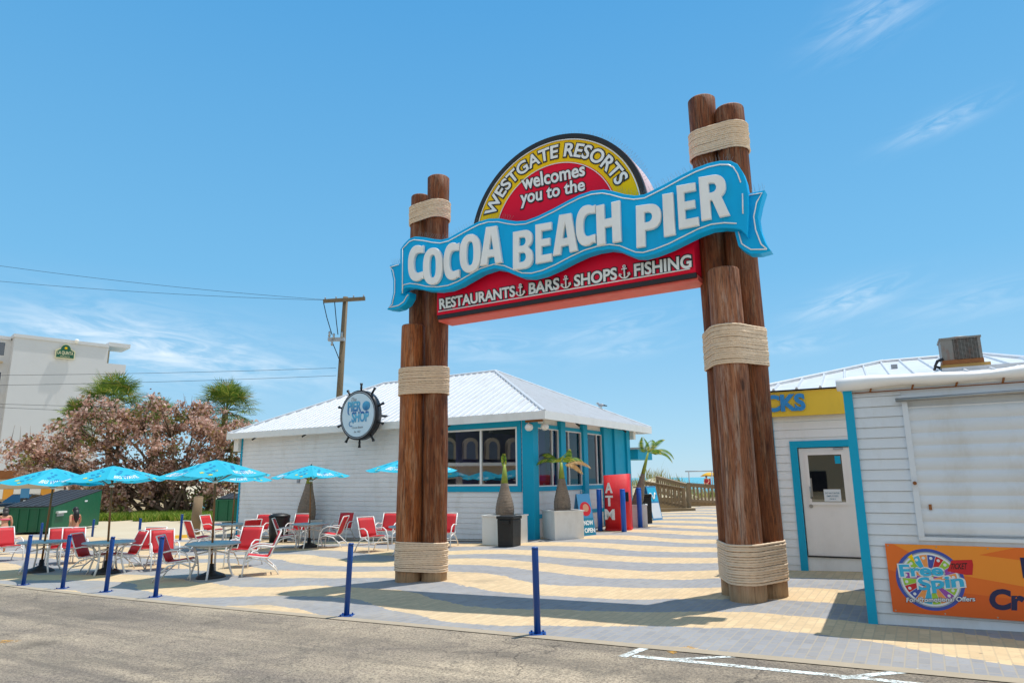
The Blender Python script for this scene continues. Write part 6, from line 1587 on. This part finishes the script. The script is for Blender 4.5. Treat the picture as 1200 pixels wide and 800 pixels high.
# woman walking left, one foot forward
J, y = std(.08)
J.update(hipL=(-.085, .02, .80, (.10, .105)), kneeL=(-.085, .22, .47, .062), calfL=(-.085, .20, .33, .056), ankleL=(-.085, .20, .075, .035), toeL=(-.085, .36, .03, (.036, .026)),
         hipR=(.085, -.02, .80, (.10, .105)), kneeR=(.085, -.06, .47, .062), calfR=(.085, -.17, .33, .056), ankleR=(.085, -.30, .11, .035), toeR=(.085, -.20, .03, (.036, .026)),
         shL=(-.165, y(1.35), 1.345, .052), elL=(-.22, y(1.1)-.12, 1.09, .04), wrL=(-.21, -.04, .90, .027), palmL=(-.20, .01, .83, (.036, .018)),
         shR=(.165, y(1.35), 1.345, .052), elR=(.22, y(1.1)+.06, 1.09, .04), wrR=(.19, .22, .93, .027), palmR=(.18, .28, .885, (.036, .018)))
sk = V(J['skull'][:3])
hair = [('hair', M['hair'], [('ball', (sk.x, sk.y-.025, sk.z+.03), (.10, .112, .118)), ('tube', [(0, sk.y-.08, sk.z+.02), (0, sk.y-.12, sk.z-.14), (0, sk.y-.14, sk.z-.30), (.01, sk.y-.14, sk.z-.44)], [.09, .095, .09, .03])])]
suit = [('bikini_bottom', M['bikini'], [('ball', (0, -.03, .855), (.163, .125, .085))]), ('bikini_top', M['bikini'], [('tube', [(.145*math.cos(a*PI/8), y(1.2)+.105*math.sin(a*PI/8), 1.215) for a in range(17)], [.018]*17), ('ball', (-.07, y(1.2)+.09, 1.21), (.06, .05, .055)), ('ball', (.07, y(1.2)+.09, 1.21), (.06, .05, .055))])]
wb = gp(84, 646); wh_ = (at(85, 593.5, wb.y).z-wb.z)/1.66
person('woman with long dark hair in a pink bikini walking left past the dumpster', wb, 58, wh_, J, hair, suit)
J, y = std(.35)
J.update(hipL=(-.085, .0, .80, (.10, .105)), kneeL=(-.09, .05, .47, .062), calfL=(-.09, .0, .33, .056), ankleL=(-.09, -.03, .075, .035), toeL=(-.09, .12, .03, (.036, .026)),
         hipR=(.085, .0, .80, (.10, .105)), kneeR=(.09, .07, .47, .062), calfR=(.09, .03, .33, .056), ankleR=(.09, .0, .075, .035), toeR=(.09, .15, .03, (.036, .026)),
         shL=(-.165, y(1.33), 1.33, .052), elL=(-.23, y(1.1)+.05, 1.08, .04), wrL=(-.20, .2, .90, .027), palmL=(-.19, .26, .84, (.036, .018)),
         shR=(.165, y(1.33), 1.33, .052), elR=(.23, y(1.1)+.02, 1.08, .04), wrR=(.22, .12, .86, .027), palmR=(.22, .16, .79, (.036, .018)))
sk = V(J['skull'][:3])
hair = [('hair', M['hair_grey'], [('ball', (sk.x, sk.y-.02, sk.z+.02), (.105, .118, .12)), ('tube', [(0, sk.y-.08, sk.z), (0, sk.y-.10, sk.z-.12), (0, sk.y-.10, sk.z-.24)], [.09, .10, .05])])]
suit = [('bikini_bottom', M['bikini'], [('ball', (0, -.03, .855), (.163, .125, .085))]), ('bikini_top', M['bikini'], [('tube', [(.145*math.cos(a*PI/8), y(1.2)+.105*math.sin(a*PI/8), 1.215) for a in range(17)], [.03]*17)])]
wb = gp(1, 647); person('woman with brown hair leaning forward, cut off by the left edge', wb, 40, .86, J, hair, suit)

# ------------------------------------------------------------------ utility pole and lines
UY = 45; ut = at(405, 348, UY); ub_x = at(397, 470, UY).x
pb = V((ub_x-.15, UY, gz(ub_x)))
pole = thing('utility_pole', 'weathered wooden utility pole with a crossarm behind the shop roof', 'utility pole', pb)
lean_ = (ut-pb)/(ut.z-pb.z)
mb = MB(); mb.tube([pb, pb.lerp(ut, .5), ut], [.24, .22, .18], 12); mb.build('pole', M['utility'], pole)
c0, c1 = at(379, 353, UY-.25), at(428, 350, UY-.25)
mb = MB(Fr(c0, (c1-c0).normalized(), (0, 1, 0), V((-(c1-c0).z, 0, (c1-c0).x)).normalized())); mb.box((0, -.1, -.12), ((c1-c0).length, .05, .12)); mb.build('crossarm', M['utility'], pole)
for f in (.04, .3, .72, .96):
    q = c0.lerp(c1, f)+V((0, 0, .12)); mb = MB(); mb.lathe([(.03, 0), (.06, .05), (.03, .09), (.06, .13), (.02, .18)], q, 8); mb.build('insulator', M['print_grey'], pole)
tk_ = at(391, 398, UY-.3)
mb = MB(); mb.box((tk_.x-.35, UY-.5, tk_.z-.1), (tk_.x+.75, UY-.2, tk_.z+.12)); mb.build('bracket', M['print_grey'], pole)
for dx, dz in ((-.25, .25), (.05, .1), (.6, .2), (-.05, -.35)):
    mb = MB(); mb.lathe([(.06, 0), (.09, .1), (.06, .2), (.09, .3), (.05, .4)], V((tk_.x+dx, UY-.5, tk_.z+dz-.1)), 8); mb.build('fuse_cutout', M['steel'], pole)
mb = MB(); mb.tube([at(379, 354, UY-.3), at(383, 372, UY-.4), at(389, 392, UY-.4)], .03, 5); mb.tube([at(392, 353, UY-.3), at(394, 375, UY-.4), at(396, 392, UY-.4)], .03, 5); mb.tube([at(389, 400, UY-.4), at(394, 412, UY-.4), at(399, 425, UY-.3)], .03, 5); mb.build('jumper_wire', M['black'], pole, recalc=False)
def wire(label, p0, p1, sag, r=.012, n=24):
    mb = MB(); mb.tube([p0.lerp(p1, k/n)-V((0, 0, sag*4*(k/n)*(1-k/n))) for k in range(n+1)], r, 5)
    o = mb.build('power_line', M['black']); tag(o, label, 'power line', 'overhead power lines')
def ext(x0, y0, x1, y1, Ya, Yb):
    b_ = at(x1, y1, Yb); a = at(x0, y0, Ya); return a, b_
for lb, (x0, y0, x1, y1), sg in [('topmost power line running left from the pole crossarm', (-60, 303, 379, 351), .25), ('second power line from the top reaching the crossarm', (-60, 324, 395, 352), .25),
                                  ('power line passing just above the palm tops', (-60, 440, 394, 431), .1), ('lower of the two lines above the palms', (-60, 452, 394, 440), .1),
                                  ('upper thin line crossing the hotel wall', (-60, 471, 300, 478), .1), ('lower thin line crossing the hotel wall', (-60, 474, 300, 486), .12)]:
    a, b_ = ext(x0, y0, x1, y1, UY-3, UY-.2); wire(lb, a, b_, sg)

# ------------------------------------------------------------------ ramp, railings, dune and beach to the right
def railing(label, P0, P1, h=1.05, n=10, posts=2, group='wooden ramp railings', lowz=.14):
    """P0, P1: feet of the end posts"""
    th = thing('ramp_railing', label, 'railing', P0, group); d = V((P1.x-P0.x, P1.y-P0.y, 0)); L = d.length; d.normalize(); s = V((-d.y, d.x, 0))
    Z = lambda f: P0.z+(P1.z-P0.z)*f
    for k in range(posts):
        f = k/(posts-1); c = P0.lerp(P1, f); mb = MB(Fr(c, d, s)); mb.box((-.06, -.06, -.3), (.06, .06, h+.02)); mb.build('post', M['greywood'], th)
    sl = (P1.z-P0.z)/L; up = V((0, 0, 1)); ax = V((d.x, d.y, sl))
    def bar(z0, z1, y0, y1, nm):
        mb = MB(Fr(P0, ax, s)); mb.box((0.0, y0, z0), (L, y1, z1)); mb.build(nm, M['greywood'], th)
    bar(h-.02, h+.03, -.11, .11, 'handrail'); bar(h-.17, h-.03, -.045, -.01, 'top_rail'); bar(lowz, lowz+.12, -.045, -.01, 'bottom_rail')
    for k in range(n):
        f = (k+.5)/n; mb = MB(Fr(P0+ax*(L*f), d, s)); mb.box((-.045, -.009, lowz-.04), (.045, .025, h-.04)); mb.build('baluster', M['greywood'], th)
    return th
r1 = gp(803, 598); ra = at(752, 588.5, r1.y+.8); railing('sloping wooden railing of the ramp, nearer to the cash machine', r1, ra, 1.05, 12)
rb0 = at(808, 590, r1.y+2.2); rb0.z = at(808, 566, r1.y+2.2).z-1.05; rb1 = at(846, 590, r1.y+3.0); rb1.z = at(846, 569, r1.y+3).z-1.05
railing('level wooden railing on the boarded deck left of the right timber piles', rb0, rb1, 1.05, 9)
rc0 = at(770, 560, r1.y+4.5); rc0.z = at(770, 558, r1.y+4.5).z-1.0; rc1 = rb0+V((0, .2, 0)); railing('rear wooden railing in front of the dune grass', rc0, rc1, 1.0, 14, group='wooden ramp railings')
dk = thing('boarded_deck', 'low boarded wooden deck under the level railing by the piles', 'deck', gp(826, 596))
mb = MB(); p0 = gp(806, 594.5); p1 = gp(870, 594.5); zt = at(820, 587.5, p0.y).z
mb.box((p0.x, p0.y+1.2, p0.z-.4), (p1.x+3, p0.y+1.3, zt)); mb.build('face_board', M['deckwood'], dk)
mb = MB(); mb.box((p0.x, p0.y+1.301, zt-.12), (p1.x+3, p0.y+9, zt-.04)); mb.build('decking', M['deckwood'], dk)
st = thing('wooden_steps', 'pale timber steps between the sloping railing and the black bin', 'steps', gp(780, 600))
for k in range(3):
    a = gp(766+2*k, 600-3*k); mb = MB(); mb.box((a.x-.2, a.y+.45*k, a.z-.1), (a.x+2.0-.1*k, a.y+.5+.45*k, a.z+.16*(k+1))); mb.build('step', M['deckwood'], st)
sp = gp(764, 601); th = thing('post_rail', 'short wooden post with a rail end beside the black bin', 'post', sp)
mb = MB(); mb.box((sp.x-.08, sp.y-.08, sp.z-.1), (sp.x+.1, sp.y+.08, sp.z+1.15)); mb.build('post', M['greywood'], th)
mb = MB(); mb.box((sp.x-.8, sp.y-.10, sp.z+1.151), (sp.x+.14, sp.y+.10, sp.z+1.21)); mb.build('rail', M['greywood'], th)
# dune with its grass
mb = MB(); DY0, DY1 = 41, 56; g = []
for j in range(15):
    r = []
    for i in range(41):
        x = -14+i*1.2; yy = DY0+(DY1-DY0)*j/14; f = math.sin(PI*j/14)
        z = gz(x)-.3 + f*(1.45+.25*math.sin(x*.8)+.2*math.sin(x*1.9+1)+.1*math.sin(x*4.1)) * (1 if x < 10.5 else max(0.3, 1-(x-10.5)*.3))
        r.append(mb._p((x, yy, z)))
    g.append(r)
mb.smooth = True
for j in range(14):
    for i in range(40): mb.face((g[j][i], g[j][i+1], g[j+1][i+1], g[j+1][i]))
dune_v = [v.copy() for v in mb.v]
tag(mb.build('dune', ground_mat(), recalc=False), kind='structure')
mb = MB()
def fx3():
    v = dune_v[rnd.randrange(14*41 - 41)]; return V((v.x+rnd.uniform(-.7, .7), v.y+rnd.uniform(-.6, .6), v.z-.05))
blades(mb, 14000, fx3, .3, .8, .02, .3); blades(mb, 260, fx3, .9, 1.7, .014, .15)
tag(mb.build('dune_grass', M['dunegrass'], recalc=False), 'tall pale grass growing on the dune behind the railings', 'grass', kind='stuff')
# steel frame, beach umbrella and sitter
fY = 58; fa, fb = at(807, 552, fY), at(834, 551.5, fY); th = thing('steel_frame', 'grey steel goal shaped frame standing on the beach behind the railing', 'frame', V((fa.x, fY, gz(fa.x))))
for q in (fa, fb): mb = MB(); mb.cyl((q.x, fY, -1), q, .05, .05, 8); mb.build('upright', M['print_grey'], th)
mb = MB(); mb.tube([fa-V((.3, 0, -.0)), fb+V((.25, 0, 0))], .05, 8); mb.build('crossbar', M['print_grey'], th)
u = at(832, 553, 64); th = thing('beach_umbrella', 'small yellow beach umbrella behind the steel frame', 'umbrella', V((u.x, 64, u.z-1.9)))
mb = MB(); mb.lathe([(.0, .0), (.3, -.04), (.6, -.16), (.9, -.36), (.88, -.38), (.5, -.16), (.0, -.03)], u, 16); mb.build('canopy', M['sand_umb'], th); mb = MB(); mb.cyl(u-V((0, 0, 2.6)), u, .025, .025, 6); mb.build('pole', M['white'], th)
bs = at(828, 560, 62); J, y = std(.1); 
J.update(hipL=(-.09, .05, .82, .10), kneeL=(-.11, .42, .93, .065), calfL=(-.11, .52, .72, .056), ankleL=(-.11, .60, .50, .038), toeL=(-.11, .74, .46, .03), hipR=(.09, .05, .82, .10), kneeR=(.11, .42, .93, .065), calfR=(.11, .52, .72, .056), ankleR=(.11, .60, .50, .038), toeR=(.11, .74, .46, .03),
         shL=(-.165, y(1.35), 1.34, .052), elL=(-.22, .1, 1.08, .04), wrL=(-.18, .3, 1.0, .028), palmL=(-.17, .36, .98, (.036, .018)), shR=(.165, y(1.35), 1.34, .052), elR=(.22, .1, 1.08, .04), wrR=(.18, .3, 1.0, .028), palmR=(.17, .36, .98, (.036, .018)))
sk = V(J['skull'][:3]); bz = at(828, 557, 62).z-1.62
person('person in a red top sitting under the small yellow beach umbrella', V((bs.x, 62, bz)), 150, 1.0, J, [('hair', M['hair_grey'], [('ball', (sk.x, sk.y-.02, sk.z+.02), (.1, .112, .115))])], [('shirt', M['red_cloth'], [('ball', (0, y(1.2), 1.18), (.17, .13, .22)), ('ball', (0, .02, .90), (.19, .17, .12))])])
ch = thing('beach_chair', 'low red beach chair under the sitter by the yellow umbrella', 'chair', V((bs.x, 62, bz+.45)))
mb = MB(rotz((bs.x, 62, bz), 150)); mb.box((-.3, -.2, .70), (.3, .35, .74)); mb.build('seat', M['red_cloth'], ch); mb = MB(rotz((bs.x, 62, bz), 150)); mb.box((-.3, -.26, .70), (.3, -.205, 1.35)); mb.build('backrest', M['red_cloth'], ch)
for sx in (-.28, .28):
    mb = MB(rotz((bs.x, 62, bz), 150)); mb.tube([(sx, .32, .70), (sx, .3, -.6)], .02, 6); mb.tube([(sx, -.2, .70), (sx, -.22, -.6)], .02, 6); mb.build('leg', M['steel'], ch)

# bird on the shop roof
bp = at(705, 469.5, 0.1); 
for Yb in [SC.y+3.0+.1*k for k in range(60)]:
    pass
hipA, hipB = SH(R0), SH((*q_, cc[3][2])[:3]) if False else SH(cc[3])
best = min((abs((lambda w_: 0)(0)) for _ in (0,)), default=0)
def proj(p):
    d = V(p)-CAM; w_ = d.dot(_F); return 600+FPX*d.dot(_R)/w_, 400-FPX*d.dot(_U)/w_
bb = min([hipA.lerp(hipB, k/200) for k in range(201)], key=lambda p: abs(proj(p)[0]-705))+V((0, 0, .07))
th = thing('bird', 'small grey bird perched on the white roof edge of the shop', 'bird', bb)
BFm = rotz(bb, 160)
mb = MB(BFm); mb.ball((0, 0, .13), (.13, .065, .07), 8); mb.ball((.13, 0, .21), (.05, .045, .05), 7); mb.smooth = True; mb.tube([(.06, 0, .15), (.13, 0, .20)], [.05, .04], 8); mb.build('body', M['print_grey'], th)
mb = MB(BFm); mb.tube([(-.1, 0, .12), (-.25, 0, .09)], [.035, .02], 6); mb.build('tail', M['dump_lid'], th); mb = MB(BFm); mb.tube([(.17, 0, .21), (.22, 0, .20)], [.014, .003], 5); mb.build('beak', M['yellow_paint'], th)
for s_ in (-.03, .03): mb = MB(BFm); mb.tube([(0, s_, 0), (0, s_, .09)], .007, 5); mb.build('leg', M['yellow_paint'], th)

# ------------------------------------------------------------------ the resort across the car park, outside the picture on the left, and the block behind the camera
# (what the shop windows and the glazed door look out on)
def resort(label, o, deg, L, H, D, n):
    fr = rotz(o, deg); th = thing('resort_building', label, 'building', o, 'resort blocks across the car park')
    mb = MB(fr); mb.box((0, 0, -.6), (L, D, H*.42)); mb.build('ground_storey', M['hotel_tan'], th)
    mb = MB(fr); mb.box((0, .6, H*.42+.001), (L, D, H)); mb.build('upper_storey', M['dark_facade'], th)
    mb = MB(fr); mb.box((-.2, -.5, H*.42+.002), (L+.2, .599, H*.42+.35)); mb.build('cornice', M['white'], th)
    for k in range(n):
        x = L*(k+.5)/n; w_ = .8; z0 = H*.46+.36; z1 = z0+H*.17
        pr = [(x-w_, z0)]+[(x+w_*math.cos(math.radians(180-a)), z1+w_*math.sin(math.radians(a))) for a in range(0, 181, 20)]+[(x+w_, z0)]
        pi = [(x-w_*.62, z0)]+[(x+w_*.62*math.cos(math.radians(180-a)), z1-.1+w_*.62*math.sin(math.radians(a))) for a in range(0, 181, 20)]+[(x+w_*.62, z0)]
        f2 = Fr(fr((0, .0, 0)), fr.ex, (0, 0, 1), -fr.ey)
        mb = MB(f2); mb.prism(pr, -.598, .3); dm = mb.build('dormer', M['dormer'], th); mb = MB(f2); mb.prism(pi, .301, .33); mb.build('window', M['glass_d'], dm)
        mb = MB(fr); mb.box((x-.9, -.05, .6), (x+.9, -.001, 2.4)); mb.build('window', M['dark'], th)
M['dormer'] = mat('dormer_render', 0x968a74, .8, .06, .5, .05)
M['dark_facade'] = mat('dark_facade', 0x2c3634, .7, .1, 1, .05)
resort('dark roofed resort block with cream arched dormers across the car park', (-46, -26, -.5), 97, 60, 9.0, 8, 24)
resort('long resort block with arched dormers standing behind the photographer', (-40, -34, -.5), 180-180+0, 90, 10, 8, 18) if False else resort('long resort block with arched dormers standing behind the photographer', (50, -36, -.2), 180, 100, 10.5, 8, 20)
